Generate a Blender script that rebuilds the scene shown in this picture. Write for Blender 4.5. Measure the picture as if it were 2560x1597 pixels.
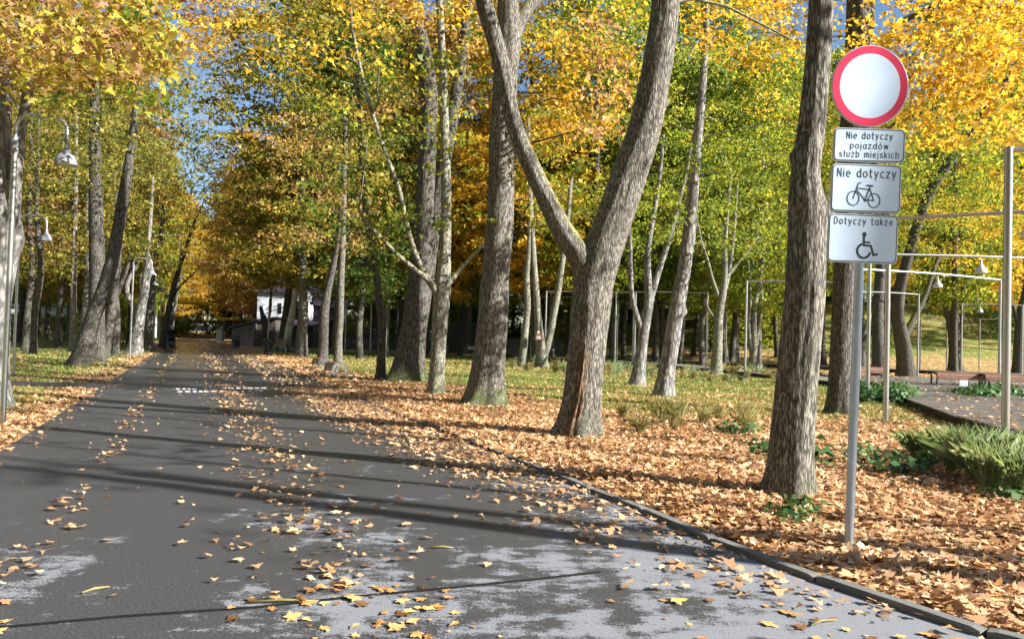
import bpy, bmesh, math, random
import numpy as np
from mathutils import Vector, Matrix, noise as mnoise
from math import radians, sin, cos, pi, tan, atan2, sqrt, hypot

for o in list(bpy.data.objects):
    bpy.data.objects.remove(o)
scene = bpy.context.scene
col = scene.collection
rnd = random.Random(7)
rng = np.random.default_rng(7)

# ------------------------------------------------------------------ camera
W0, H0, FPX = 2560.0, 1597.0, 1900.0
CAMH = 1.6
PITCH, ROLL = radians(1.37), radians(1.6)
CAM_LOC = Vector((0, 0, CAMH))
CAM_R = Matrix.Rotation(radians(90) + PITCH, 3, 'X') @ Matrix.Rotation(ROLL, 3, 'Z')
cd = bpy.data.cameras.new('camera')
cd.sensor_width = 36.0
cd.lens = 36.0 * FPX / W0
cd.clip_start = 0.05
cd.clip_end = 2000
cam = bpy.data.objects.new('camera', cd)
cam.matrix_world = Matrix.Translation(CAM_LOC) @ CAM_R.to_4x4()
col.objects.link(cam)
scene.camera = cam

# ------------------------------------------------------------------ sky, sun, exposure
SUN_EL = radians(28)
SUN_AZ = Vector((0.940, -0.341, 0)).normalized()
SUN_D = Vector((SUN_AZ.x * cos(SUN_EL), SUN_AZ.y * cos(SUN_EL), sin(SUN_EL)))
world = bpy.data.worlds.new('World')
scene.world = world
world.use_nodes = True
wn = world.node_tree
wn.nodes.clear()
sky = wn.nodes.new('ShaderNodeTexSky')
sky.sky_type = 'NISHITA'
sky.sun_disc = False
sky.sun_elevation = SUN_EL
sky.sun_rotation = atan2(SUN_D.x, SUN_D.y)
sky.air_density = 1.1
sky.dust_density = 0.0
sky.ozone_density = 3.5
bg = wn.nodes.new('ShaderNodeBackground')
bg.inputs['Strength'].default_value = 0.056
wo = wn.nodes.new('ShaderNodeOutputWorld')
wn.links.new(sky.outputs[0], bg.inputs[0])
wn.links.new(bg.outputs[0], wo.inputs[0])
sl = bpy.data.lights.new('sun', 'SUN')
sl.energy = 5.0
sl.angle = radians(0.53)
sl.color = (1.0, 0.955, 0.89)
so = bpy.data.objects.new('sun', sl)
so.rotation_euler = SUN_D.to_track_quat('Z', 'Y').to_euler()
so.location = SUN_D * 60
col.objects.link(so)
scene.view_settings.view_transform = 'Standard'
scene.view_settings.look = 'None'
scene.view_settings.gamma = 1.0
scene.view_settings.use_curve_mapping = False
scene.view_settings.exposure = 1.58
scene.cycles.debug_use_spatial_splits = True
scene.cycles.max_bounces = 8
scene.cycles.diffuse_bounces = 4
scene.cycles.glossy_bounces = 2
scene.cycles.transmission_bounces = 5
scene.cycles.adaptive_threshold = 0.03
scene.cycles.transparent_max_bounces = 4
scene.cycles.sample_clamp_indirect = 6.0

# ------------------------------------------------------------------ projection helpers (measure the photo, get metres)
KD = 2560.0 / 2424.0
def ray(px, py):
    return (CAM_R @ Vector(((px - W0 / 2) / FPX, -(py - H0 / 2) / FPX, -1.0))).normalized()
def ground_at(px, py, z=0.0):
    d = ray(px, py)
    return CAM_LOC + d * ((z - CAMH) / d.z)
def at(px, py, Y):
    d = ray(px, py)
    return CAM_LOC + d * (Y / d.y)

# ------------------------------------------------------------------ layout of the place
RD = Vector((-0.387, 0.922, 0))           # direction of the road
KERB = [(30.0, -1.2), (16.0, 0.3), (9.0, 1.3), (5.6, 2.3), (3.9, 3.2), (2.67, 4.3), (2.03, 5.3), (1.54, 6.35), (1.02, 7.7), (-0.38, 10.97), (-2.46, 15.7), (-12.75, 40.0), (-60.3, 153.0)]
def kerb_x(y):
    ys = [k[1] for k in KERB]; xs = [k[0] for k in KERB]
    return np.interp(y, ys, xs)
def left_x(y):
    return -6.26 - 0.4195 * (np.asarray(y, dtype=float) - 9.3)
def sstep(a, b, x):
    t = np.clip((np.asarray(x, dtype=float) - a) / (b - a), 0, 1)
    return t * t * (3 - 2 * t)
def vnoise(x, y, s=1.0, seed=0.0):
    x = np.asarray(x, float) * s; y = np.asarray(y, float) * s
    return (np.sin(x * 1.3 + seed) * np.cos(y * 1.7 - seed * 1.3) + 0.6 * np.sin(x * 2.9 + y * 1.9 + seed * 2.1) + 0.4 * np.sin(y * 4.3 - x * 3.1 + seed)) / 2.0
def hill(x, y):
    x = np.asarray(x, float); y = np.asarray(y, float)
    return 7.5 * sstep(58, 100, y) * sstep(2, 30, x) + 0.25 * vnoise(x, y, 0.12) * sstep(50, 70, y) * sstep(0, 20, x) + 5 * sstep(120, 260, y)
def terrain(x, y):
    x = np.asarray(x, float); y = np.asarray(y, float)
    dk = (x - kerb_x(y)) * 0.92
    dl = (left_x(y) - x) * 0.92
    z = -0.012 + 0.05 * sstep(0.12, 0.8, dk) + 0.02 * sstep(0.05, 0.6, dl) + 0.03 * vnoise(x, y, 0.55) * sstep(0.8, 4, np.maximum(dk, dl))
    # the side path to the left
    onp = (x < left_x(y) + 1) & (np.abs(y - path_y(x)) < 1.5)
    z = np.where(onp, -0.012, z)
    return z + hill(x, y)
def path_y(x):
    return 20.4 + 0.05 * (np.asarray(x, float) + 12)
def litter(x, y):
    """share of ground hidden by fallen leaves"""
    x = np.asarray(x, float); y = np.asarray(y, float)
    dk = (x - kerb_x(y)) * 0.92
    dl = (left_x(y) - x) * 0.92
    n = vnoise(x, y, 0.5, 1.0)
    wid = 5.2 + 1.0 * n - 2.2 * sstep(18, 30, y)
    r = 1 - sstep(wid - 1.6, wid + 1.8, dk)
    r = np.maximum(r, (1 - sstep(14.5, 18.5, y + n)) * (dk > 0))
    r = np.maximum(r, 0.44 + 0.25 * n + 0.22 * vnoise(x, y, 1.7, 4.0))
    r = np.maximum(r, 0.75 * sstep(30, 40, y) * sstep(8, 14, x))
    left = np.maximum(0.95 * (1 - sstep(0.3, 1.9, dl + 0.8 * n)), 0.35 + 0.35 * n)
    out = np.where(dl > 0, left, r)
    out = np.where(hill(x, y) > 1.0, 0.25 + 0.35 * n, out)
    return np.clip(out, 0, 1)

# ------------------------------------------------------------------ object helpers
def link(o, parent=None):
    col.objects.link(o)
    if parent is not None:
        o.parent = parent
    return o
def tag(o, label=None, cat=None, group=None, kind=None):
    if label: o['label'] = label
    if cat: o['category'] = cat
    if group: o['group'] = group
    if kind: o['kind'] = kind
    return o
def thing(name, label, cat, loc=(0, 0, 0), rotz=0.0, group=None):
    o = bpy.data.objects.new(name, None)
    o.empty_display_size = 0.2
    o.location = loc
    o.rotation_euler = (0, 0, rotz)
    link(o)
    return tag(o, label, cat, group)
def copy_tree(o, parent=None):
    c = o.copy()
    link(c, parent)
    for ch in list(o.children):
        copy_tree(ch, c)
    return c
class MB:
    """collects shapes; build() makes ONE mesh object"""
    def __init__(self):
        self.v = []; self.f = []; self.m = []
    def add(self, vs, fs, mi=0):
        b = len(self.v)
        self.v.extend([tuple(v) for v in vs])
        self.f.extend([tuple(b + i for i in f) for f in fs])
        self.m.extend([mi] * len(fs))
        return self
    def box(self, c, s, mi=0, rot=None, taper=1.0):
        hx, hy, hz = s[0] / 2, s[1] / 2, s[2] / 2
        vs = []
        for z in (-1, 1):
            t = taper if z > 0 else 1.0
            for x, y in ((-1, -1), (1, -1), (1, 1), (-1, 1)):
                p = Vector((x * hx * t, y * hy * t, z * hz))
                if rot is not None: p = rot @ p
                vs.append(p + Vector(c))
        return self.add(vs, [(3, 2, 1, 0), (4, 5, 6, 7), (0, 1, 5, 4), (1, 2, 6, 5), (2, 3, 7, 6), (3, 0, 4, 7)], mi)
    def bar(self, a, b, w, h=None, mi=0):
        a = Vector(a); b = Vector(b); d = b - a; L = d.length
        q = d.to_track_quat('X', 'Z').to_matrix()
        return self.box((a + b) / 2, (L, w, h or w), mi, q)
    def tube(self, pts, rad, n=8, mi=0, caps=True):
        pts = [Vector(p) for p in pts]
        if not hasattr(rad, '__len__'): rad = [rad] * len(pts)
        vs, fs = tube_geo(pts, rad, n, caps)
        return self.add(vs, fs, mi)
    def lathe(self, prof, n=16, c=(0, 0, 0), mi=0):
        vs = []; fs = []
        for r, z in prof:
            for k in range(n):
                a = 2 * pi * k / n
                vs.append((c[0] + r * cos(a), c[1] + r * sin(a), c[2] + z))
        for i in range(len(prof) - 1):
            for k in range(n):
                k2 = (k + 1) % n
                fs.append((i * n + k, i * n + k2, (i + 1) * n + k2, (i + 1) * n + k))
        fs.append(tuple(range(n - 1, -1, -1)))
        fs.append(tuple((len(prof) - 1) * n + k for k in range(n)))
        return self.add(vs, fs, mi)
    def build(self, name, mats, parent=None, smooth=False, bevel=0.0):
        me = bpy.data.meshes.new(name)
        me.from_pydata(self.v, [], self.f)
        if not isinstance(mats, (list, tuple)): mats = [mats]
        for m in mats: me.materials.append(m)
        me.polygons.foreach_set('material_index', self.m)
        if smooth:
            me.polygons.foreach_set('use_smooth', [True] * len(me.polygons))
            if smooth == 'auto':
                try: me.set_sharp_from_angle(angle=radians(40))
                except Exception: pass
        me.update()
        o = bpy.data.objects.new(name, me)
        link(o, parent)
        if bevel:
            md = o.modifiers.new('bevel', 'BEVEL'); md.width = bevel; md.segments = 2; md.limit_method = 'ANGLE'
        return o
def frames(pts):
    n = len(pts); T = []
    for i in range(n):
        t = (pts[min(i + 1, n - 1)] - pts[max(i - 1, 0)])
        T.append(t.normalized() if t.length > 1e-9 else Vector((0, 0, 1)))
    u = Vector((1, 0, 0)) if abs(T[0].x) < 0.9 else Vector((0, 1, 0))
    out = []
    for i in range(n):
        u = (u - T[i] * u.dot(T[i])).normalized()
        out.append((u.copy(), T[i].cross(u)))
    return out
def tube_geo(pts, rad, n=8, caps=True):
    fr = frames(pts); vs = []; fs = []
    for i, p in enumerate(pts):
        u, w = fr[i]
        for k in range(n):
            a = 2 * pi * k / n
            vs.append(p + (u * cos(a) + w * sin(a)) * rad[i])
    for i in range(len(pts) - 1):
        for k in range(n):
            k2 = (k + 1) % n
            fs.append((i * n + k, i * n + k2, (i + 1) * n + k2, (i + 1) * n + k))
    if caps:
        fs.append(tuple(range(n - 1, -1, -1)))
        fs.append(tuple((len(pts) - 1) * n + k for k in range(n)))
    return vs, fs
def np_mesh(name, verts, nv, mat, parent=None, smooth=False):
    """verts: (N, nv, 3), one n-gon each"""
    N = verts.shape[0]
    me = bpy.data.meshes.new(name)
    me.vertices.add(N * nv)
    me.vertices.foreach_set('co', verts.reshape(-1).astype(np.float32))
    me.loops.add(N * nv)
    me.loops.foreach_set('vertex_index', np.arange(N * nv, dtype=np.int32))
    me.polygons.add(N)
    me.polygons.foreach_set('loop_start', (np.arange(N) * nv).astype(np.int32))
    me.polygons.foreach_set('loop_total', np.full(N, nv, dtype=np.int32))
    me.materials.append(mat)
    me.update(calc_edges=True)
    me.validate()
    o = bpy.data.objects.new(name, me)
    return link(o, parent)

# ------------------------------------------------------------------ materials
class NT:
    def __init__(self, name):
        self.mat = bpy.data.materials.new(name); self.mat.use_nodes = True
        self.t = self.mat.node_tree; self.t.nodes.clear()
        self.out = self.t.nodes.new('ShaderNodeOutputMaterial')
    def n(self, typ, **kw):
        nd = self.t.nodes.new(typ)
        for k, v in kw.items():
            if k in nd.inputs.keys(): nd.inputs[k].default_value = v
            else: setattr(nd, k, v)
        return nd
    def l(self, a, b): self.t.links.new(a, b)
    def noise(self, vec, scale, detail=4, rough=0.55, dist=0.0):
        nd = self.n('ShaderNodeTexNoise')
        nd.inputs['Scale'].default_value = scale; nd.inputs['Detail'].default_value = detail
        nd.inputs['Roughness'].default_value = rough; nd.inputs['Distortion'].default_value = dist
        if vec is not None: self.l(vec, nd.inputs['Vector'])
        return nd.outputs['Fac']
    def ramp(self, fac, stops, interp='LINEAR'):
        nd = self.n('ShaderNodeValToRGB'); cr = nd.color_ramp; cr.interpolation = interp
        while len(cr.elements) < len(stops): cr.elements.new(0.5)
        for e, (p, c) in zip(cr.elements, stops):
            e.position = p
            if not hasattr(c, '__len__'): c = (c, c, c)
            e.color = (c[0], c[1], c[2], 1)
        self.l(fac, nd.inputs[0])
        return nd.outputs[0]
    def mix(self, fac, a, b, mode='MIX'):
        nd = self.n('ShaderNodeMix'); nd.data_type = 'RGBA'; nd.blend_type = mode
        for sock, val in ((nd.inputs[0], fac), (nd.inputs[6], a), (nd.inputs[7], b)):
            if hasattr(val, 'is_output') or hasattr(val, 'links'): self.l(val, sock)
            elif hasattr(val, '__len__'): sock.default_value = (val[0], val[1], val[2], 1)
            else: sock.default_value = val
        return nd.outputs[2]
    def math(self, op, a, b=None, clamp=False):
        nd = self.n('ShaderNodeMath'); nd.operation = op; nd.use_clamp = clamp
        for i, v in enumerate((a, b)):
            if v is None: continue
            if hasattr(v, 'links'): self.l(v, nd.inputs[i])
            else: nd.inputs[i].default_value = v
        return nd.outputs[0]
    def mapping(self, vec, scale=(1, 1, 1), rot=(0, 0, 0)):
        nd = self.n('ShaderNodeMapping'); nd.inputs['Scale'].default_value = scale; nd.inputs['Rotation'].default_value = rot
        self.l(vec, nd.inputs['Vector'])
        return nd.outputs[0]
    def pos(self): return self.n('ShaderNodeNewGeometry').outputs['Position']
    def objco(self): return self.n('ShaderNodeTexCoord').outputs['Object']
    def bump(self, h, strength=0.5, dist=0.02, normal=None):
        nd = self.n('ShaderNodeBump'); nd.inputs['Strength'].default_value = strength; nd.inputs['Distance'].default_value = dist
        self.l(h, nd.inputs['Height'])
        if normal is not None: self.l(normal, nd.inputs['Normal'])
        return nd.outputs[0]
    def bsdf(self, color, rough=0.6, metal=0.0, spec=0.4, normal=None, **kw):
        b = self.n('ShaderNodeBsdfPrincipled')
        for nm, v in (('Base Color', color), ('Roughness', rough), ('Metallic', metal), ('Specular IOR Level', spec)):
            s = b.inputs[nm]
            if hasattr(v, 'links'): self.l(v, s)
            elif hasattr(v, '__len__'): s.default_value = (v[0], v[1], v[2], 1)
            else: s.default_value = v
        if normal is not None: self.l(normal, b.inputs['Normal'])
        for k, v in kw.items(): b.inputs[k].default_value = v
        self.l(b.outputs[0], self.out.inputs[0])
        return b

def mat_simple(name, c, rough=0.6, metal=0.0, spec=0.4, var=0.15, scale=8.0, bump=0.0):
    t = NT(name); v = t.objco()
    f = t.noise(v, scale, 5)
    c0 = tuple(x * (1 - var) for x in c); c1 = tuple(min(1, x * (1 + var)) for x in c)
    colr = t.ramp(f, [(0.3, c0), (0.7, c1)])
    nrm = t.bump(t.noise(v, scale * 6, 4), bump, 0.01) if bump else None
    t.bsdf(colr, rough, metal, spec, nrm)
    return t.mat
def mat_leaf(name, stops, trans=0.58, clump=0.35, rough=0.5):
    t = NT(name)
    isl = t.n('ShaderNodeNewGeometry').outputs['Random Per Island']
    oi = t.n('ShaderNodeObjectInfo').outputs['Random']
    cl = t.noise(t.pos(), 0.55, 1)
    f = t.math('ADD', t.math('MULTIPLY', isl, 0.72), t.math('MULTIPLY', t.math('SUBTRACT', cl, 0.5), 1.6 * clump + 0.3))
    f = t.math('ADD', f, t.math('MULTIPLY', t.math('SUBTRACT', oi, 0.5), 0.25))
    f = t.math('ADD', f, 0.14, clamp=True)
    c = t.ramp(f, stops)
    b = t.n('ShaderNodeBsdfPrincipled'); b.inputs['Roughness'].default_value = rough; b.inputs['Specular IOR Level'].default_value = 0.35
    t.l(c, b.inputs['Base Color'])
    tr = t.n('ShaderNodeBsdfTranslucent')
    t.l(t.mix(1.0, c, (1.0, 0.92, 0.6), 'MULTIPLY'), tr.inputs['Color'])
    mx = t.n('ShaderNodeMixShader'); mx.inputs[0].default_value = trans
    t.l(b.outputs[0], mx.inputs[1]); t.l(tr.outputs[0], mx.inputs[2]); t.l(mx.outputs[0], t.out.inputs[0])
    return t.mat
PAL = {
    'rust':  [(0.0, (.17, .08, .04)), (.25, (.36, .19, .09)), (.5, (.54, .32, .14)), (.75, (.66, .45, .12)), (1.0, (.80, .60, .09))],
    'mixed': [(0.0, (.20, .10, .05)), (.18, (.46, .26, .12)), (.36, (.56, .36, .15)), (.52, (.46, .45, .07)), (.72, (.72, .60, .08)), (.88, (.60, .38, .14)), (1.0, (.86, .68, .10))],
    'gold':  [(0.0, (.42, .22, .03)), (.3, (.66, .40, .045)), (.6, (.76, .52, .06)), (.85, (.82, .62, .09)), (1.0, (.66, .64, .10))],
    'lime':  [(0.0, (.06, .12, .02)), (.3, (.17, .26, .035)), (.58, (.34, .40, .05)), (.82, (.58, .54, .07)), (1.0, (.74, .56, .06))],
    'olive': [(0.0, (.06, .09, .02)), (.35, (.20, .22, .045)), (.6, (.40, .36, .07)), (.85, (.60, .47, .08)), (1.0, (.64, .38, .09))],
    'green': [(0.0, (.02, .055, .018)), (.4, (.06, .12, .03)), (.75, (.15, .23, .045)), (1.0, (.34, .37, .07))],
    'blush': [(0.0, (.42, .22, .13)), (.4, (.62, .37, .24)), (.7, (.68, .44, .20)), (1.0, (.82, .60, .10))],
}
LEAFM = {k: mat_leaf('leaves_' + k, v) for k, v in PAL.items()}
LITTER_STOPS = [(0.0, (.22, .11, .055)), (.2, (.48, .26, .12)), (.45, (.66, .41, .21)), (.7, (.76, .52, .31)), (.9, (.82, .60, .37)), (1.0, (.84, .60, .14))]
M_LITTER = mat_leaf('fallen_leaves', LITTER_STOPS, trans=0.18, clump=0.1, rough=0.55)

def mat_bark(name, dark, mid, light, green=(.055, .065, .028), gamt=0.5, zs=0.13, scale=34.0, moss=(.30, .30, .03), footm=0.0):
    t = NT(name); v = t.objco()
    warp = t.n('ShaderNodeVectorMath'); warp.operation = 'ADD'
    nz = t.n('ShaderNodeTexNoise'); nz.inputs['Scale'].default_value = 6.0; nz.inputs['Detail'].default_value = 2
    t.l(v, nz.inputs['Vector'])
    sc = t.n('ShaderNodeVectorMath'); sc.operation = 'SCALE'; sc.inputs['Scale'].default_value = 0.035
    t.l(nz.outputs['Color'], sc.inputs[0]); t.l(v, warp.inputs[0]); t.l(sc.outputs[0], warp.inputs[1])
    mv = t.mapping(warp.outputs[0], (1, 1, zs))
    r1 = t.noise(mv, scale, 5, 0.6, 0.4)
    vo = t.n('ShaderNodeTexVoronoi'); vo.feature = 'DISTANCE_TO_EDGE'; vo.inputs['Scale'].default_value = scale * 1.1
    t.l(mv, vo.inputs['Vector'])
    edge = t.ramp(vo.outputs['Distance'], [(0.0, 0.0), (0.28, 1.0)])
    r2 = t.noise(t.mapping(v, (1, 1, 0.55)), scale * 2.2, 3, 0.6)
    hgt = t.math('ADD', t.math('ADD', t.math('MULTIPLY', edge, 0.28), t.math('MULTIPLY', r1, 0.95)), t.math('MULTIPLY', r2, 0.25))
    c = t.ramp(hgt, [(0.66, dark), (0.80, mid), (1.0, light)])
    big = t.noise(v, 1.7, 4)
    c = t.mix(t.math('MULTIPLY', t.ramp(big, [(0.35, 0.0), (0.7, 1.0)]), 0.35), c, tuple(x * 0.62 for x in mid))
    # green algae at foot and off-sun side, darkened to paint in trunk shade
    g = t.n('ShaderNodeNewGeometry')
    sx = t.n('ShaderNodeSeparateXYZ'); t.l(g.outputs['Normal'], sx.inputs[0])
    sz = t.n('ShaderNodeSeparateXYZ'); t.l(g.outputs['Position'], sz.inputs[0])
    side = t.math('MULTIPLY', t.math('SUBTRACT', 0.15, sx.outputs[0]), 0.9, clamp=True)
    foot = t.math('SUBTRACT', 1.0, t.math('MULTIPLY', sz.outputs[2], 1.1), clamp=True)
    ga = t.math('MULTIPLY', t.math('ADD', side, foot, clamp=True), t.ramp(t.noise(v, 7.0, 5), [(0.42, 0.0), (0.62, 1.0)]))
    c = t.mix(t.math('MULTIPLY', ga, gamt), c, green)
    upn = t.math('MULTIPLY', t.math('SUBTRACT', sx.outputs[2], 0.22), 2.6, clamp=True)
    mo = t.math('MULTIPLY', upn, t.ramp(t.noise(v, 9.0, 4), [(0.40, 0.0), (0.55, 1.0)]))
    mo = t.math('MULTIPLY', mo, t.math('MULTIPLY', t.math('SUBTRACT', sz.outputs[2], 1.0), 1.0, clamp=True))
    c = t.mix(t.math('MULTIPLY', mo, 0.8), c, moss)
    li = t.ramp(t.noise(v, 13.0, 6, 0.7), [(0.60, 0.0), (0.66, 1.0)])
    c = t.mix(t.math('MULTIPLY', li, 0.45), c, (.40, .41, .34))
    if footm:
        fm = t.math('MULTIPLY', t.math('SUBTRACT', 0.55, sz.outputs[2]), 3.0, clamp=True)
        fm = t.math('MULTIPLY', fm, t.ramp(t.noise(v, 9.0, 5, 0.7), [(0.44, 0.0), (0.56, 1.0)]))
        c = t.mix(fm, c, t.ramp(t.noise(v, 60, 3), [(0.3, (.04, .07, .015)), (0.7, (.12, .16, .03))]))
    t.bsdf(c, 0.9, 0, 0.2, t.bump(hgt, 0.8, 0.24 / scale))
    return t.mat
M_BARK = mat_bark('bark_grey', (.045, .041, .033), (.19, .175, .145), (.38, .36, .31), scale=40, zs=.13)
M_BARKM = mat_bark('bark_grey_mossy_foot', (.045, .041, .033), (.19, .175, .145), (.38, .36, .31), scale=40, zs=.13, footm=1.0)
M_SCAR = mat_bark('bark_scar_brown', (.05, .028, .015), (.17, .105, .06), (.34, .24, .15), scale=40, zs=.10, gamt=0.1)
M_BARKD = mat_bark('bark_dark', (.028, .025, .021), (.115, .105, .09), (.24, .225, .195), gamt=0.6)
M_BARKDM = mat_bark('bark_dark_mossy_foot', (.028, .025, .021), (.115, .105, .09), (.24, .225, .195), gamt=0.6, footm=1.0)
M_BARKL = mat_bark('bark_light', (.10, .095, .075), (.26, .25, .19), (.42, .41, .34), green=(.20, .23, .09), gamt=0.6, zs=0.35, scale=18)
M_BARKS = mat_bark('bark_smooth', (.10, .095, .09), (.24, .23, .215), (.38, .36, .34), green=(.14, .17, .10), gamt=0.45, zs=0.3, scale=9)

def mat_birch():
    t = NT('bark_birch'); v = t.objco()
    band = t.noise(t.mapping(v, (1, 1, 5)), 2.6, 5, 0.65)
    c = t.ramp(band, [(0.36, (.02, .018, .016)), (0.45, (.62, .60, .57)), (0.8, (.74, .72, .69))])
    sz = t.n('ShaderNodeSeparateXYZ'); t.l(v, sz.inputs[0])
    low = t.math('SUBTRACT', 1.25, t.math('MULTIPLY', sz.outputs[2], 0.8), clamp=True)
    k = t.math('MULTIPLY', low, t.ramp(t.noise(v, 8, 4), [(0.42, 0.0), (0.5, 1.0)]))
    c = t.mix(k, c, (.02, .018, .015))
    t.bsdf(c, 0.75, 0, 0.3, t.bump(band, 0.4, 0.02))
    return t.mat
M_BIRCH = mat_birch()

def mat_ground():
    t = NT('ground_soil_grass'); p = t.pos()
    at_ = t.n('ShaderNodeAttribute'); at_.attribute_name = 'litter'
    vo = t.n('ShaderNodeTexVoronoi'); vo.inputs['Scale'].default_value = 9.0; vo.inputs['Randomness'].default_value = 1.0
    wv = t.n('ShaderNodeVectorMath'); wv.operation = 'ADD'
    nz = t.n('ShaderNodeTexNoise'); nz.inputs['Scale'].default_value = 11.0
    t.l(p, nz.inputs['Vector'])
    s2 = t.n('ShaderNodeVectorMath'); s2.operation = 'SCALE'; s2.inputs['Scale'].default_value = 0.12
    t.l(nz.outputs['Color'], s2.inputs[0]); t.l(p, wv.inputs[0]); t.l(s2.outputs[0], wv.inputs[1])
    t.l(wv.outputs[0], vo.inputs['Vector'])
    sepc = t.n('ShaderNodeSeparateColor'); t.l(vo.outputs['Color'], sepc.inputs[0])
    leafc = t.ramp(sepc.outputs[0], [(0.0, (.10, .055, .03)), (.3, (.26, .14, .065)), (.55, (.46, .27, .12)), (.8, (.62, .40, .20)), (1.0, (.70, .48, .22))])
    g1 = t.noise(p, 14.0, 6, 0.7); g2 = t.noise(p, 0.7, 3)
    gf = t.math('ADD', t.math('MULTIPLY', g1, 0.6), t.math('MULTIPLY', g2, 0.4))
    grass = t.ramp(gf, [(0.3, (.05, .075, .018)), (0.48, (.12, .17, .03)), (0.62, (.24, .27, .06)), (0.78, (.40, .35, .13))])
    # a leaf shows where its cell's own number is under the litter share
    fac = t.math('MULTIPLY', t.math('SUBTRACT', at_.outputs['Fac'], t.math('MULTIPLY', sepc.outputs[1], 0.95)), 14.0, clamp=True)
    c = t.mix(fac, grass, leafc)
    h = t.math('ADD', t.math('MULTIPLY', g1, 0.6), t.math('MULTIPLY', sepc.outputs[2], 0.6))
    t.bsdf(c, 0.9, 0, 0.15, t.bump(h, 0.8, 0.04))
    return t.mat
M_GROUND = mat_ground()

def mat_asphalt(name, wet=0.0):
    t = NT(name); p = t.pos()
    sep = t.n('ShaderNodeSeparateXYZ'); t.l(p, sep.inputs[0])
    s = t.math('ADD', t.math('MULTIPLY', t.math('ADD', sep.outputs[0], 6.26), 0.922), t.math('MULTIPLY', t.math('SUBTRACT', sep.outputs[1], 9.3), 0.387))
    pr = t.mapping(p, (1, 1, 1), (0, 0, 0.40))
    ps = t.mapping(p, (0.62, 1.15, 1), (0, 0, -.1))
    n1 = t.noise(ps, 0.9, 4, 0.6); n2 = t.noise(ps, 5.5, 9, 0.70); n3 = t.noise(p, 70, 4, 0.7)
    # drying patches: more of them towards the kerb and the near end
    lat = t.ramp(t.math('DIVIDE', s, 9.0), [(0.0, 0.02), (0.12, 0.20), (0.22, 0.10), (0.36, 0.24), (0.50, 0.20), (0.62, 0.30), (0.72, 0.46), (1.0, 0.58)])
    far = t.math('MULTIPLY', t.math('SUBTRACT', 17.0, sep.outputs[1]), 0.12, clamp=True)
    near = t.math('MULTIPLY', t.math('SUBTRACT', 7.5, sep.outputs[1]), 0.045, clamp=True)
    d = t.math('ADD', t.math('ADD', t.math('MULTIPLY', n2, 0.75), t.math('MULTIPLY', n1, 0.45)), t.math('ADD', t.math('MULTIPLY', lat, far), near))
    d = t.math('ADD', d, t.math('MULTIPLY', t.math('SUBTRACT', n3, 0.5), 0.30))
    stk = t.noise(t.mapping(p, (3.2, .16, 1), (0, 0, -.40)), 1.0, 5, 0.6)
    d = t.math('ADD', d, t.math('MULTIPLY', t.math('SUBTRACT', stk, 0.5), 0.42))
    dry = t.ramp(d, [(0.925, 0.0), (0.965, 0.7), (1.06, 1.0)])
    dry = t.math('MULTIPLY', dry, 1.0 - wet)
    base = t.ramp(n3, [(0.36, (.024, .025, .027)), (0.52, (.060, .061, .063)), (0.66, (.125, .127, .13))])
    base = t.mix(t.math('MULTIPLY', t.noise(p, 0.35, 3), 0.5), base, (.048, .048, .049))
    dryc = t.ramp(n3, [(0.25, (.13, .137, .15)), (0.75, (.27, .28, .30))])
    c = t.mix(dry, base, dryc)
    rr = t.ramp(t.math('ADD', t.math('MULTIPLY', n1, 0.7), t.math('MULTIPLY', n2, 0.3)), [(0.35, 0.36), (0.7, 0.55)])
    wetf = t.math('MULTIPLY', t.math('SUBTRACT', sep.outputs[1], 19.0), 0.06, clamp=True)
    rr = t.mix(wetf, rr, (.26, .26, .26))
    r = t.mix(dry, rr, (.85, .85, .85))
    grain = t.noise(p, 160, 3, 0.7)
    t.bsdf(c, r, 0, 0.45, t.bump(grain, 0.30 if not wet else 0.08, 0.004))
    return t.mat
M_ASPH = mat_asphalt('asphalt_damp')
M_PATH = mat_asphalt('asphalt_wet', 0.95)
M_JOINT = mat_simple('tar_joint', (.008, .008, .008), 0.5, var=0.3)
M_PAINT = mat_simple('road_paint_white', (.62, .62, .60), 0.7, var=0.25, scale=12)
M_KERB = mat_simple('kerb_concrete', (.17, .17, .155), 0.85, var=0.35, scale=7, bump=0.4)
M_STEEL = mat_simple('stainless_steel', (.43, .43, .42), 0.34, 0.85, 0.5, var=0.08, scale=3)
M_GALV = mat_simple('galvanised_steel', (.42, .47, .55), 0.42, 0.75, 0.5, var=0.12, scale=5)
M_BELL = mat_simple('lamp_grey_enamel', (.24, .25, .28), 0.5, 0.1, 0.5, var=0.06)
M_GLASS = mat_simple('lamp_diffuser', (.60, .60, .56), 0.3, 0, 0.5, var=0.03)
M_SWHITE = mat_simple('sign_white_sheeting', (.62, .77, .95), 0.38, 0, 0.5, var=0.045, scale=5)
M_SRED = mat_simple('sign_red_sheeting', (.72, .03, .10), 0.40, 0, 0.5, var=0.06, scale=4)
M_SGREY = mat_simple('sign_aluminium', (.50, .56, .62), 0.45, 0.5, 0.5, var=0.06)
M_SINK = mat_simple('sign_lettering_slate', (.030, .055, .070), 0.5, 0, 0.4, var=0.08)
def mat_deck():
    t = NT('deck_boards_grey_brown'); v = t.objco(); oi = t.n('ShaderNodeObjectInfo').outputs['Random']
    g = t.noise(t.mapping(v, (2.0, 14.0, 1)), 2.0, 5)
    c = t.ramp(g, [(0.3, (.10, .085, .072)), (0.7, (.22, .19, .165))])
    c = t.mix(1.0, c, t.ramp(oi, [(0.0, .62), (1.0, 1.3)]), 'MULTIPLY')
    t.bsdf(c, 0.6, 0, 0.4, t.bump(g, 0.3, 0.01))
    return t.mat
M_DECKW = mat_deck()
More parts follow.
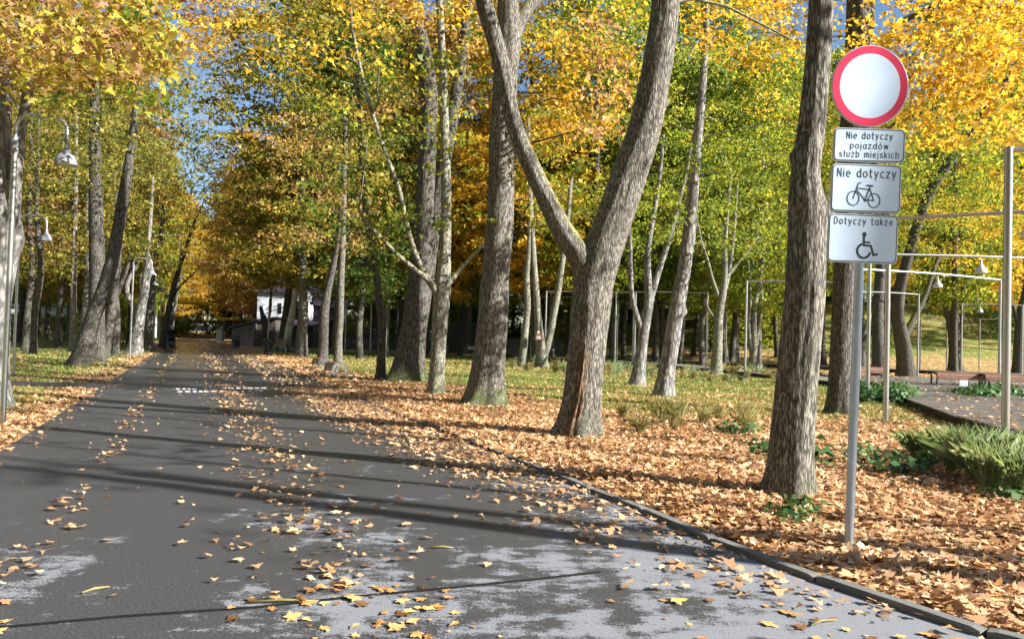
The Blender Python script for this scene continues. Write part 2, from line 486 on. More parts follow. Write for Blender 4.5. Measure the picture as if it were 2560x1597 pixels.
M_DECKF = mat_simple('deck_fascia_dark', (.035, .022, .014), 0.7, 0, 0.3, var=0.3, bump=0.3)
M_BENCHW = mat_simple('bench_slats_wood', (.17, .075, .04), 0.5, 0, 0.45, var=0.3, scale=5, bump=0.2)
M_BENCHL = mat_simple('bench_slats_pale_wood', (.26, .16, .085), 0.55, 0, 0.4, var=0.35, scale=5, bump=0.2)
M_BENCHM = mat_simple('bench_aluminium', (.20, .22, .25), 0.4, 0.5, 0.5, var=0.1)
M_BENCHD = mat_simple('bench_dark_metal', (.06, .07, .08), 0.4, 0.5, 0.5, var=0.1)
M_BLACK = mat_simple('black_painted_steel', (.02, .02, .022), 0.35, 0.2, 0.5, var=0.2)
M_CONC = mat_simple('concrete_paving', (.17, .175, .18), 0.8, 0, 0.3, var=0.2, scale=6, bump=0.3)
M_WHITEW = mat_simple('house_white_render', (.66, .72, .76), 0.85, 0, 0.3, var=0.07, scale=1.5, bump=0.2)
M_ROOF = mat_simple('roof_dark_plum', (.055, .040, .060), 0.55, 0, 0.4, var=0.25, scale=5, bump=0.3)
M_WDARK = mat_simple('window_dark_glass', (.015, .018, .022), 0.08, 0, 0.6, var=0.1)
M_FRAME = mat_simple('white_window_frame', (.65, .68, .70), 0.5, var=0.04)
M_TIMBER = mat_simple('dark_weathered_timber', (.075, .065, .058), 0.8, 0, 0.25, var=0.4, scale=6, bump=0.4)
M_TIMBERG = mat_simple('grey_weathered_timber', (.20, .19, .185), 0.85, 0, 0.25, var=0.3, scale=6, bump=0.4)
M_YELLOW = mat_simple('yellow_gas_pipe_paint', (.70, .42, .015), 0.5, 0, 0.4, var=0.15, scale=2)
M_PALE = mat_simple('pale_facade', (.50, .53, .60), 0.8, 0, 0.3, var=0.12, scale=0.6)
M_GREYF = mat_simple('grey_facade', (.13, .15, .18), 0.8, 0, 0.3, var=0.15, scale=0.6)
M_CAR = mat_simple('silver_car_paint', (.42, .47, .56), 0.25, 0.6, 0.5, var=0.05)
M_TYRE = mat_simple('rubber_black', (.018, .018, .018), 0.8, var=0.2)
M_CLOTH = mat_simple('dark_cloth', (.018, .019, .022), 0.9, 0, 0.2, var=0.3, scale=12, bump=0.3)
M_JEANS = mat_simple('dark_trousers', (.02, .022, .03), 0.9, 0, 0.2, var=0.3)
M_SKIN = mat_simple('skin', (.50, .32, .24), 0.55, 0, 0.4, var=0.06)
M_HAT = mat_simple('pale_cap_cloth', (.75, .73, .70), 0.8, var=0.05)
M_HAIR = mat_simple('brown_hair', (.05, .03, .02), 0.6, var=0.3)
M_NEST = mat_simple('orange_brown_wood_box', (.50, .22, .10), 0.7, var=0.2)
M_NOTICE = mat_simple('notice_white', (.66, .67, .70), 0.5, var=0.03)
M_BLADE = mat_leaf('grass_blades', [(0.0, (.06, .10, .02)), (.35, (.16, .22, .04)), (.7, (.32, .35, .09)), (1.0, (.55, .48, .20))], 0.35, 0.3)
M_ORN = mat_leaf('ornamental_grass', [(0.0, (.12, .19, .09)), (.35, (.26, .37, .18)), (.7, (.42, .50, .29)), (1.0, (.62, .64, .42))], 0.45, 0.1)
M_STRAW = mat_leaf('straw_grass', [(0.0, (.12, .14, .04)), (.4, (.28, .26, .10)), (1.0, (.58, .48, .24))], 0.35, 0.1)
M_HERB = mat_leaf('herb_leaves', [(0.0, (.03, .08, .025)), (.5, (.07, .16, .05)), (1.0, (.17, .28, .09))], 0.3, 0.1)

# ------------------------------------------------------------------ the setting: ground, road, path, kerb
def build_ground():
    xs = np.concatenate([np.arange(-600, -110, 50), np.arange(-110, -22, 2.5), np.arange(-22, 20, 0.45), np.arange(20, 110, 2.5), np.arange(110, 601, 50)])
    ys = np.concatenate([np.arange(-150, -12, 20), np.arange(-12, 2, 1.5), np.arange(2, 34, 0.45), np.arange(34, 150, 2.0), np.arange(150, 900, 50)])
    X, Y = np.meshgrid(xs, ys)
    Z = terrain(X, Y)
    nx, ny = len(xs), len(ys)
    V = np.stack([X, Y, Z], -1).reshape(-1, 3)
    i = (np.arange(ny - 1)[:, None] * nx + np.arange(nx - 1)[None, :]).reshape(-1)
    Fq = np.stack([i, i + 1, i + nx + 1, i + nx], -1)
    me = bpy.data.meshes.new('ground')
    me.vertices.add(len(V)); me.vertices.foreach_set('co', V.reshape(-1).astype(np.float32))
    me.loops.add(Fq.size); me.loops.foreach_set('vertex_index', Fq.reshape(-1).astype(np.int32))
    me.polygons.add(len(Fq)); me.polygons.foreach_set('loop_start', (np.arange(len(Fq)) * 4).astype(np.int32))
    me.polygons.foreach_set('loop_total', np.full(len(Fq), 4, np.int32))
    me.polygons.foreach_set('use_smooth', np.ones(len(Fq), bool))
    me.update(calc_edges=True)
    a = me.attributes.new('litter', 'FLOAT', 'POINT')
    a.data.foreach_set('value', litter(X, Y).reshape(-1).astype(np.float32))
    me.materials.append(M_GROUND)
    o = link(bpy.data.objects.new('ground', me))
    tag(o, kind='structure')
build_ground()

def strip(name, left, right, z, mat, parent=None, kind=None):
    m = MB(); vs = []; fs = []
    for a, b in zip(left, right):
        vs += [(a[0], a[1], z), (b[0], b[1], z)]
    for k in range(len(left) - 1):
        fs.append((2 * k, 2 * k + 1, 2 * k + 3, 2 * k + 2))
    m.add(vs, fs)
    o = m.build(name, mat, parent)
    if kind: tag(o, kind=kind)
    return o
ysr = [-14, -6, -1.2, 0.3, 1.3, 2.3, 3.2, 4.3, 5.3, 6.35, 7.7, 9.3, 10.97, 13, 15.7, 20, 28, 40, 70, 110, 153]
road = strip('road', [(float(left_x(y)), y) for y in ysr], [(float(kerb_x(y)), y) for y in ysr], 0.0, M_ASPH, kind='structure')
# side path that leaves the road to the left
pxs = [-9.6, -12, -16, -24, -40, -80]
strip('side_path', [(x, float(path_y(x)) - 0.95 - (1.3 if x > -10 else 0)) for x in pxs], [(x, float(path_y(x)) + 0.85 + (2.2 if x > -10 else 0.5 if x > -13 else 0)) for x in pxs], -0.004, M_PATH, kind='structure')
# tarred joint across the road, built as thin strips a little proud of the asphalt
m = MB()
jp = [ground_at(-40, 1572), ground_at(300, 1541), ground_at(640, 1518), ground_at(900, 1490), ground_at(1100, 1472), ground_at(1300, 1452), ground_at(1500, 1430)]
for k in range(len(jp) - 1):
    m.bar((jp[k].x, jp[k].y, 0.002), (jp[k + 1].x, jp[k + 1].y, 0.002), 0.030, 0.006)
m.build('expansion_joint', M_JOINT, road)
# long seam down the road
m = MB()
for y0 in range(14, 110, 8):
    a = Vector((float(left_x(y0)) + 3.1, y0, 0.003)); b = Vector((float(left_x(y0 + 8)) + 3.1, y0 + 8, 0.003))
    m.bar(a, b, 0.025, 0.004)
m.build('seam', M_JOINT, road)
# two dotted rows of white paint across the road
k = 0
for row, yy in enumerate((971, 978)):
    x = 440 + row * 4
    while x < 655:
        w = rnd.uniform(8, 15)
        if rnd.random() < 0.82:
            a = ground_at(x, yy - 1.6 + (x - 540) * -0.012); b = ground_at(x + w, yy - 1.6 + (x - 540) * -0.012)
            c = ground_at(x + w, yy + 1.8 + (x - 540) * -0.012); d = ground_at(x, yy + 1.8 + (x - 540) * -0.012)
            mm = MB().add([(p.x, p.y, 0.005) for p in (d, c, b, a)], [(0, 1, 2, 3)])
            mm.build('paint_mark', M_PAINT, road)
        x += w + rnd.uniform(3, 7)

# kerb of single concrete stones
kerb = bpy.data.objects.new('kerb', None); link(kerb); tag(kerb, kind='structure')
def kerb_path(step):
    pts = []
    ks = [Vector((x, y, 0)) for x, y in KERB]
    # resample with smoothing
    dense = []
    for i in range(len(ks) - 1):
        p0, p1, p2, p3 = ks[max(i - 1, 0)], ks[i], ks[i + 1], ks[min(i + 2, len(ks) - 1)]
        n = max(2, int((p2 - p1).length / 0.1))
        for j in range(n):
            u = j / n
            dense.append(p1.lerp(p2, u))
    out = [dense[0]]; acc = 0
    for a, b in zip(dense, dense[1:]):
        acc += (b - a).length
        if acc >= step:
            out.append(b); acc = 0
    return out
kp = [p for p in kerb_path(1.0) if p.y < 40 and p.x < 14]
bmk = bmesh.new()
bmesh.ops.create_cube(bmk, size=1.0)
bmesh.ops.bevel(bmk, geom=[e for e in bmk.edges if abs(e.verts[0].co.z - 0.5) < .01 and abs(e.verts[1].co.z - 0.5) < .01], offset=0.05, segments=1, affect='EDGES')
kme = bpy.data.meshes.new('kerb_stone'); bmk.to_mesh(kme); bmk.free(); kme.materials.append(M_KERB)
for a, b in zip(kp, kp[1:]):
    o = bpy.data.objects.new('kerb_stone', kme); link(o, kerb)
    d = b - a
    o.scale = (d.length - 0.018, 0.085, 0.20)
    o.location = (a + b) / 2 + Vector((0.05, 0.02, float(np.interp(a.y, [5, 9, 15, 18, 24, 26], [-0.052, -0.056, -0.068, -0.09, -0.09, -0.045])) + rnd.uniform(-0.008, 0.008)))
    o.rotation_euler = (rnd.uniform(-.02, .02), rnd.uniform(-.01, .01), atan2(d.y, d.x) + rnd.uniform(-.02, .02))

# ------------------------------------------------------------------ leaves: templates and scattering
def maple_outline():
    # angle (deg, 90 = tip), radius; five lobes with notches, stalk at the origin side
    pr = [(-90, .22), (-50, .60), (-20, .46), (14, .84), (44, .55), (90, 1.0), (136, .55), (166, .84), (200, .46), (230, .60)]
    return np.array([(r * cos(radians(a)), r * sin(radians(a)) + 0.15) for a, r in pr]) * 0.5
MAPLE = maple_outline()                     # about 0.8 x 0.7 for size 1
MAPLE_FINE = np.array([(r * cos(radians(a)), r * sin(radians(a)) + .15) for a, r in [(-90, .18), (-64, .42), (-46, .66), (-34, .52), (-20, .46), (-4, .60), (8, .70), (14, .88), (26, .68), (42, .52), (60, .70), (68, .82), (78, .80), (90, 1.04), (102, .80), (112, .82), (120, .70), (138, .52), (154, .68), (166, .88), (172, .70), (184, .60), (200, .46), (214, .52), (226, .66), (244, .42)]]) * 0.5
OVAL = np.array([(0, -.5), (.30, -.02), (.0, .55), (-.30, -.02)])
def scatter_leaves(C, N, size, template, curl=0.25, seed=1):
    """C centres (n,3), N normals (n,3), size (n) -> (n, nv, 3)"""
    r = np.random.default_rng(seed)
    n = len(C); nv = len(template)
    N = N / np.maximum(np.linalg.norm(N, axis=1, keepdims=True), 1e-6)
    ref = r.normal(size=(n, 3))
    U = np.cross(N, ref); U /= np.maximum(np.linalg.norm(U, axis=1, keepdims=True), 1e-6)
    Vv = np.cross(N, U)
    tx = template[:, 0][None, :] * (1 + 0.2 * r.normal(size=(n, 1))); ty = template[:, 1][None, :] * (1 + 0.15 * r.normal(size=(n, 1)))
    rad2 = template[:, 0] ** 2 * 1.0
    cz = (rad2[None, :] * r.normal(0.6, 1.0, size=(n, 1)) + (template[:, 1] ** 2)[None, :] * r.normal(-0.3, 0.9, size=(n, 1))) * curl * 4
    s = size[:, None, None]
    return C[:, None, :] + s * (tx[..., None] * U[:, None, :] + ty[..., None] * Vv[:, None, :] + cz[..., None] * N[:, None, :])

def cluster_leaves(centres, r_xy, r_z, per, leaf, seed, up=0.55, spread=0.75):
    """flat sprays of leaves round the given centres"""
    r = np.random.default_rng(seed)
    centres = np.asarray(centres, float); n = len(centres)
    per_n = np.maximum(3, (per * r.uniform(0.5, 1.5, n)).astype(int))
    idx = np.repeat(np.arange(n), per_n); m = len(idx)
    a = r.uniform(0, 2 * pi, m); q = np.sqrt(r.uniform(0, 1, m)); sc = r.uniform(0.6, 1.35, n)[idx]
    tilt = r.normal(0, 0.25, (n, 2))[idx]
    dx = np.cos(a) * q * r_xy * sc; dy = np.sin(a) * q * r_xy * sc
    dz = r.normal(0, 1, m) * r_z * sc + dx * tilt[:, 0] + dy * tilt[:, 1] - 0.35 * q * q * r_xy * 0.5
    C = centres[idx] + np.stack([dx, dy, dz], -1)
    N = np.array([0, 0, up]) + r.normal(0, 1, (m, 3)) * spread * 0.7 + np.array([SUN_D.x, SUN_D.y, SUN_D.z]) * 0.15
    return C, N, leaf * r.uniform(0.45, 1.3, m)

# ------------------------------------------------------------------ trees
def resample(pts, rads, step):
    P = []; R = []
    n = len(pts)
    for i in range(n - 1):
        p0, p1, p2, p3 = pts[max(i - 1, 0)], pts[i], pts[i + 1], pts[min(i + 2, n - 1)]
        k = max(1, int((p2 - p1).length / step))
        for j in range(k):
            u = j / k; u2 = u * u; u3 = u2 * u
            P.append(0.5 * ((2 * p1) + (p2 - p0) * u + (2 * p0 - 5 * p1 + 4 * p2 - p3) * u2 + (3 * p1 - p0 - 3 * p2 + p3) * u3))
            R.append(rads[i] + (rads[i + 1] - rads[i]) * u)
    P.append(pts[-1]); R.append(rads[-1])
    return P, R
def trunk_tube(mb, pts, rads, n=18, step=0.14, rough=0.05, flare=True, seed=0.0, mi=0, knobs=()):
    P, R = resample([Vector(p) for p in pts], rads, step)
    if flare:
        base = P[0]; r0 = R[0]
        for i, p in enumerate(P):
            h = (p - base).length
            R[i] *= 1 + 0.42 * math.exp(-h / (r0 * 0.9 + 0.05))
    fr = frames(P); vs = []; fs = []
    for i, p in enumerate(P):
        u, w = fr[i]
        for k in range(n):
            a = 2 * pi * k / n
            d = u * cos(a) + w * sin(a)
            q = p + d * R[i]
            f = 1 + rough * (mnoise.noise(Vector((cos(a) * 2.2 + seed, sin(a) * 2.2 - seed, i * step * 0.7))) * 1.6 + 0.6 * mnoise.noise(Vector((cos(a) * 6 + seed, sin(a) * 6, i * step * 2.2))))
            if n >= 40:
                f += 0.030 * mnoise.noise(Vector((cos(a) * 11 + seed, sin(a) * 11, i * step * 1.6))) + 0.022 * mnoise.noise(Vector((cos(a) * 24, sin(a) * 24 + seed, i * step * 3.0)))
            if flare:
                hh = (p - P[0]).length
                f += 0.30 * math.exp(-hh / 0.28) * (0.5 + 0.5 * sin(a * 5 + seed * 3)) ** 2
            for kp_, kr, ka in knobs:
                dd = (q - Vector(kp_)).length
                if dd < kr: f += ka * (1 - dd / kr) ** 2 * (3 - 2 * (1 - dd / kr))
            vs.append(p + d * R[i] * f)
    for i in range(len(P) - 1):
        for k in range(n):
            k2 = (k + 1) % n
            fs.append((i * n + k, i * n + k2, (i + 1) * n + k2, (i + 1) * n + k))
    fs.append(tuple((len(P) - 1) * n + k for k in range(n)))
    mb.add(vs, fs, mi)
    return P, R

def grow(mb, nodes, rads, cents, q, n=4):
    """join each spray to the nearest limb already grown, so that branches fork from branches"""
    nodes = [np.array(p, float) for p in nodes]; rads = list(rads)
    P = np.array(nodes); R = np.array(rads)
    order = sorted(range(len(cents)), key=lambda i: float(np.min(np.linalg.norm(P - np.asarray(cents[i])[None, :], axis=1))))
    for i in order:
        c = np.asarray(cents[i], float)
        dv = P - c[None, :]
        cost = np.linalg.norm(dv, axis=1) + np.maximum(0, dv[:, 2] + 0.15) * 1.6
        j = int(np.argmin(cost)); a = Vector(P[j]); b = Vector(c); L = (b - a).length
        if L < 0.05: continue
        r0 = min(0.008 + 0.008 * L, R[j] * 0.62); r1 = max(0.004, r0 * 0.45)
        m1 = a.lerp(b, 0.5) + Vector((q.uniform(-.1, .1) * L, q.uniform(-.1, .1) * L, q.uniform(-.02, .12) * L))
        if L > 2.2:
            m0 = a.lerp(m1, 0.5) + Vector((q.uniform(-.05, .05) * L, q.uniform(-.05, .05) * L, q.uniform(-.02, .06) * L))
            mb.tube([a, m0, m1, b], [r0, r0 * .88, r0 * .75, r1], n, caps=False)
            new = [m0, m1, b]; nr = [r0 * .85, r0 * .7, r1]
        else:
            mb.tube([a, m1, b], [r0, r0 * .75, r1], n, caps=False)
            new = [m1, b]; nr = [r0 * .7, r1]
        P = np.vstack([P, [tuple(v) for v in new]]); R = np.concatenate([R, nr])
TREES = []
DENS = 1.9
def tree(name, label, Y, stems, bark, cat='tree', group=None, crown=None, n=18, step=0.14, depth=(), rough=0.05, knobs=(), overhang=None, seed=None):
    """stems: lists of (x, y, width) as read off the photo (2424-wide print) for a tree standing Y metres off; the first is the trunk.
    crown: list of dicts (box on the photo, depth range, sprays, leaves per spray, palette)"""
    sd = seed if seed is not None else rnd.uniform(0, 50)
    base = at(stems[0][0][0] * KD, stems[0][0][1] * KD, Y)
    gz = float(terrain(base.x, base.y))
    base = Vector((base.x, base.y, gz))
    root = thing(name, label, cat, base, group=group)
    mb = MB(); allP = []
    for si, st in enumerate(stems):
        dd = depth[si] if si < len(depth) else 0.0
        pts = []; rr = []
        L = len(st)
        for i, (x, y, w) in enumerate(st):
            yy = Y + dd * (i / max(1, L - 1))
            p = at(x * KD, y * KD, yy)
            if si == 0 and i == 0: p = Vector((base.x, base.y, gz - 0.12))
            pts.append(p - base); rr.append(max(0.012, w * KD * yy / FPX / 2))
        P, R = trunk_tube(mb, pts, rr, n=n if (si == 0 or n > 60 and si == 1) else max(8, min(20, n - 6)), step=step, rough=rough, flare=(si == 0), seed=sd + si, knobs=[(Vector(at(k[0] * KD, k[1] * KD, Y)) - base, k[2], k[3]) for k in knobs])
        allP += [(p, r) for p, r in zip(P, R)]
    sx = np.array([[p.x, p.y, p.z] for p, r in allP]); srad = np.array([r for p, r in allP])
    if crown:
        for ci, c in enumerate(crown):
            rr = np.random.default_rng(int(sd * 100) + ci * 17 + 3)
            cents = []
            if 'box' in c:
                x0, y0, x1, y1 = c['box']; d0, d1 = c['depth']
                for k in range(c['n']):
                    p = at(rr.uniform(x0, x1) * KD, rr.uniform(y0, y1) * KD, rr.uniform(d0, d1)) - base
                    cents.append((p.x, p.y, p.z))
            else:
                cx, cy, cz = c['c']; R0 = c['r']
                while len(cents) < c['n']:
                    q = rr.uniform(-1, 1, 3)
                    if 0.15 < np.dot(q, q) < 1: cents.append((cx + q[0] * R0[0], cy + q[1] * R0[1], cz + q[2] * R0[2]))
            cents = np.array(cents)
            grow(mb, sx, srad, cents, random.Random(int(sd * 7) + ci))
            C, Nn, S = cluster_leaves(cents, c.get('rxy', 0.55), c.get('rz', 0.12), c['per'] * DENS, c['leaf'], int(sd * 31) + ci)
            V = scatter_leaves(C, Nn, S, MAPLE if c.get('maple', True) else OVAL, seed=int(sd * 13) + ci)
            np_mesh('crown', V, V.shape[1], LEAFM[c['pal']], root)
    mb.build('trunk', bark, root, smooth=True)
    TREES.append((base, root))
    return root

# ---- the trees one meets first, near to far
tree('maple_tree', 'grey maple with cut limb stub, right beside the round road sign', 8.05,
     [[(1862, 1178, 100), (1872, 1080, 96), (1890, 860, 92), (1905, 700, 92), (1910, 600, 90), (1912, 500, 88), (1906, 420, 66), (1920, 300, 62), (1935, 150, 58), (1944, 0, 56), (1950, -160, 54), (1960, -420, 46), (1940, -700, 34)],
      [(1930, 540, 60), (1952, 490, 46), (1968, 468, 36), (1978, 455, 30)]],
     M_BARK, n=72, step=0.05, knobs=[(1884, 372, 0.14, 0.35), (1900, 480, 0.22, 0.12)],
     crown=[dict(c=(0.3, 0.5, 9.0), r=(2.6, 2.6, 2.2), n=26, per=26, leaf=.15, pal='gold')], seed=3.1)
forked = tree('maple_tree', 'forked maple with leaning limbs and brown bark scar beside the kerb', 12.4,
     [[(1365, 1037, 92), (1380, 920, 88), (1392, 800, 88), (1402, 700, 92), (1412, 640, 96), (1440, 555, 92), (1484, 430, 84), (1524, 310, 78), (1552, 180, 72), (1570, 60, 68), (1582, -60, 64), (1600, -240, 54), (1580, -480, 36)],
      [(1402, 690, 60), (1375, 610, 62), (1340, 560, 54), (1298, 480, 46), (1255, 390, 42), (1218, 300, 38), (1196, 200, 38), (1178, 120, 40), (1152, 30, 40), (1128, -70, 36), (1100, -260, 26)]],
     M_BARK, n=72, step=0.06, depth=(0.0, -0.5), knobs=[(1578, 245, 0.10, 0.25), (1232, 355, 0.12, 0.3)],
     crown=[dict(c=(1.0, 0.4, 10.5), r=(3.2, 3.0, 2.6), n=34, per=26, leaf=.16, pal='lime'), dict(box=(1600, -80, 1880, 140), depth=(14, 20), n=40, per=20, leaf=.15, pal='gold', rxy=.6)], seed=5.2)
# the long brown scar on its bark
sc_ = [at(x * KD, y * KD, 12.4 - d) - forked.location for x, y, d in ((1436, 590, .16), (1420, 650, .205), (1402, 705, .225), (1390, 760, .23), (1386, 820, .235), (1380, 880, .24), (1370, 945, .255), (1358, 1000, .275), (1350, 1036, .30))]
b = MB(); trunk_tube(b, sc_, [.03, .07, .085, .09, .085, .08, .085, .095, .10], n=24, step=.04, rough=.55, flare=False, seed=4.4)
tag(b.build('bark_scar', M_SCAR, forked, smooth=True), 'long orange brown bark scar')
tree('maple_tree', 'straight tall maple with mossy foot behind the kerb leaf carpet', 17.7,
     [[(1148, 962, 88), (1156, 880, 76), (1166, 760, 70), (1176, 620, 64), (1180, 575, 66), (1186, 480, 60), (1188, 340, 58), (1196, 200, 58), (1204, 100, 60), (1202, 0, 50), (1196, -120, 46), (1190, -330, 34)],
      [(1206, 130, 40), (1222, 70, 34), (1250, 20, 30), (1282, -20, 26), (1310, -90, 22)]],
     M_BARKM, n=56, step=0.08, depth=(0, 0.6), knobs=[(1210, 75, 0.28, 0.25)],
     crown=[dict(c=(0.5, 0.8, 11.5), r=(3.4, 3.2, 2.8), n=36, per=26, leaf=.17, pal='gold'),
            dict(box=(1220, -80, 1560, 120), depth=(20, 26), n=46, per=26, leaf=.16, pal='lime', rxy=.7),
            dict(box=(1225, 40, 1490, 330), depth=(15.5, 19), n=34, per=17, leaf=.15, pal='gold', rxy=.55),
            dict(box=(1235, 330, 1480, 560), depth=(16.5, 21), n=26, per=15, leaf=.15, pal='lime', rxy=.5),
            dict(box=(1380, 20, 1500, 330), depth=(14.5, 17), n=20, per=16, leaf=.13, pal='blush', rxy=.4)], seed=8.4)
tree('young_maple_tree', 'slim pale barked maple with low spreading side branches', 20.4,
     [[(1031, 936, 36), (1036, 850, 34), (1042, 760, 36), (1046, 690, 42), (1054, 600, 26), (1056, 480, 26), (1053, 340, 23), (1049, 200, 21), (1043, 60, 18), (1038, -60, 15)],
      [(1042, 705, 24), (1012, 662, 13), (975, 632, 11), (938, 600, 10), (900, 560, 9), (868, 530, 8), (850, 495, 7)],
      [(1040, 690, 20), (1010, 655, 13), (985, 605, 12), (962, 530, 12), (945, 450, 11), (915, 370, 10), (885, 280, 10), (862, 200, 9), (846, 130, 8), (832, 50, 8), (826, -40, 7)],
      [(1050, 690, 20), (1066, 668, 11), (1096, 630, 9), (1128, 595, 8), (1152, 572, 7)]],
     M_BARKL, n=44, step=0.10, depth=(0, -1.6, -1.0, 0.8),
     crown=[dict(box=(620, 20, 1150, 330), depth=(17.5, 22), n=58, per=18, leaf=.16, pal='lime', rxy=.6),
            dict(box=(720, 330, 1130, 560), depth=(17.5, 21), n=34, per=15, leaf=.16, pal='lime', rxy=.55),
            dict(box=(860, 480, 1000, 640), depth=(18, 20), n=8, per=9, leaf=.16, pal='lime', rxy=.4),
            dict(box=(560, -60, 900, 160), depth=(14, 19), n=18, per=18, leaf=.17, pal='gold', rxy=.6)], seed=11.7)
tree('maple_tree', 'broad dark twin stemmed maple with mossy buttressed foot', 25.5,
     [[(962, 908, 76), (970, 850, 66), (982, 760, 60), (988, 690, 52), (998, 590, 46), (1006, 470, 44), (1012, 330, 42), (1016, 230, 42), (1004, 130, 38), (982, 40, 32), (962, -40, 28), (950, -160, 22)],
      [(984, 770, 54), (1006, 660, 42), (1022, 560, 36), (1040, 450, 32), (1062, 330, 30), (1082, 210, 28), (1100, 90, 26), (1116, -30, 22)]],
     M_BARKDM, n=48, step=0.10, depth=(0, 1.2),
     crown=[dict(box=(820, -60, 1180, 260), depth=(22, 28), n=44, per=20, leaf=.17, pal='rust', rxy=.7),
            dict(c=(0, 0, 14), r=(4, 4, 3), n=30, per=26, leaf=.18, pal='rust', rxy=.8)], seed=14.9)
tree('maple_tree', 'thin crooked trunk with leafy shoots standing beside the broad dark maple', 26.4,
     [[(901, 902, 24), (903, 840, 21), (906, 770, 20), (899, 720, 20), (893, 670, 18), (884, 610, 15), (872, 545, 13), (862, 470, 12), (855, 380, 11), (850, 280, 10), (846, 160, 8)]],
     M_BARKD, n=14, step=0.16,
     crown=[dict(box=(860, 560, 925, 720), depth=(25.8, 26.8), n=10, per=14, leaf=.16, pal='lime', rxy=.35),
            dict(box=(760, 160, 960, 560), depth=(24, 29), n=34, per=18, leaf=.18, pal='olive', rxy=.7)], seed=17.3)
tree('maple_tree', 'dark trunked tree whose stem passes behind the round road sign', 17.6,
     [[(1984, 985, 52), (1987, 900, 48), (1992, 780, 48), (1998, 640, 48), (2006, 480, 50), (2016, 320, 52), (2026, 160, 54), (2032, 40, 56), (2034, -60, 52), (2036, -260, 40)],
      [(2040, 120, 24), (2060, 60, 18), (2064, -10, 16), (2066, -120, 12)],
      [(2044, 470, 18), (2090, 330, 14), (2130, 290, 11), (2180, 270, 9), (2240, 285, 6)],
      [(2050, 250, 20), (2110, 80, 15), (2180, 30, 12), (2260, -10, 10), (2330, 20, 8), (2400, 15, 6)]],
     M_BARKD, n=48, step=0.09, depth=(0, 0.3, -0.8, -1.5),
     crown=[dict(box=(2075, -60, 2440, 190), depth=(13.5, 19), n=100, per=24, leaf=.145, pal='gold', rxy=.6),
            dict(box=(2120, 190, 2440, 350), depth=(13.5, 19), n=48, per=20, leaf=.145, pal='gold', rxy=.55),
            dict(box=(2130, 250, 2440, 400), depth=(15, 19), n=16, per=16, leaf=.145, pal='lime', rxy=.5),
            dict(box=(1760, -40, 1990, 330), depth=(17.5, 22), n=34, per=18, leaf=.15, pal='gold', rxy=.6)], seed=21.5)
tree('hornbeam_tree', 'smooth grey leaning hornbeam with round knot beside the lawn', 22.0,
     [[(1570, 943, 44), (1578, 880, 40), (1590, 810, 37), (1603, 730, 36), (1608, 700, 35), (1619, 640, 31), (1630, 560, 31), (1638, 480, 28), (1648, 360, 24), (1660, 240, 20), (1668, 120, 16), (1676, -40, 12)]],
     M_BARKS, n=20, step=0.12, knobs=[(1622, 738, 0.16, 0.5), (1600, 800, 0.25, 0.15)],
     crown=[dict(box=(1560, 330, 1880, 590), depth=(20, 27), n=46, per=46, leaf=.105, pal='lime', rxy=.8, rz=.06, maple=False),
            dict(box=(1520, 60, 1880, 340), depth=(20, 27), n=40, per=40, leaf=.11, pal='lime', rxy=.8, rz=.08, maple=False)], seed=24.2)
tree('hornbeam_tree', 'forked brown hornbeam left of the smooth grey leaning trunk', 26.9,
     [[(1506, 917, 34), (1514, 860, 29), (1522, 800, 26), (1532, 740, 24), (1536, 715, 22), (1533, 650, 17), (1534, 590, 14), (1545, 520, 12), (1560, 430, 10), (1570, 320, 8)],
      [(1532, 740, 18), (1545, 690, 15), (1563, 630, 14), (1583, 570, 13), (1600, 505, 11), (1622, 420, 9), (1640, 330, 7)],
      [(1524, 790, 16), (1508, 750, 13), (1496, 700, 12), (1492, 640, 12), (1490, 560, 11), (1480, 470, 9), (1470, 360, 7)]],
     M_BARKS, n=16, step=0.14, depth=(0, 0.8, -0.8),
     crown=[dict(box=(1440, 260, 1700, 600), depth=(24, 31), n=44, per=44, leaf=.11, pal='lime', rxy=.8, rz=.06, maple=False)], seed=27.8)
tree('hornbeam_tree', 'pale many branched hornbeam beside the boardwalk and square lamp frame', 37.0,
     [[(1694, 893, 30), (1698, 830, 24), (1700, 780, 22), (1704, 730, 20), (1712, 690, 17), (1716, 640, 13), (1716, 580, 11), (1722, 500, 9), (1730, 400, 7)],
      [(1706, 720, 12), (1722, 660, 11), (1732, 600, 9), (1738, 540, 8), (1745, 440, 6)],
      [(1722, 655, 8), (1745, 625, 7), (1770, 595, 5), (1795, 560, 4)],
      [(1700, 700, 10), (1686, 660, 8), (1676, 620, 7), (1660, 570, 6), (1650, 520, 5)],
      [(1694, 755, 8), (1678, 735, 6), (1672, 715, 5), (1676, 700, 4)]],
     M_BARKL, n=14, step=0.18, depth=(0, .6, .8, -.8, -.4), crown=[dict(box=(1620, 330, 1850, 600), depth=(34, 41), n=40, per=44, leaf=.12, pal='lime', rxy=.9, rz=.07, maple=False)], seed=31.0)
tree('hornbeam_tree', 'pale braided hornbeam just right of the square lamp frame', 46.0,
     [[(1782, 872, 24), (1784, 820, 17), (1784, 770, 15), (1787, 720, 13), (1796, 670, 11), (1805, 620, 9), (1812, 540, 7), (1818, 440, 6)],
      [(1782, 860, 16), (1792, 800, 10), (1801, 745, 8), (1803, 700, 8), (1799, 650, 7), (1796, 560, 5)],
      [(1778, 830, 12), (1772, 770, 9), (1776, 710, 8), (1772, 640, 6), (1766, 560, 5)]],
     M_BARKL, n=12, step=0.2, depth=(0, .4, -.4), crown=[dict(box=(1720, 350, 1900, 600), depth=(43, 50), n=34, per=40, leaf=.14, pal='olive', rxy=1.0, rz=.08, maple=False)], seed=33.0)
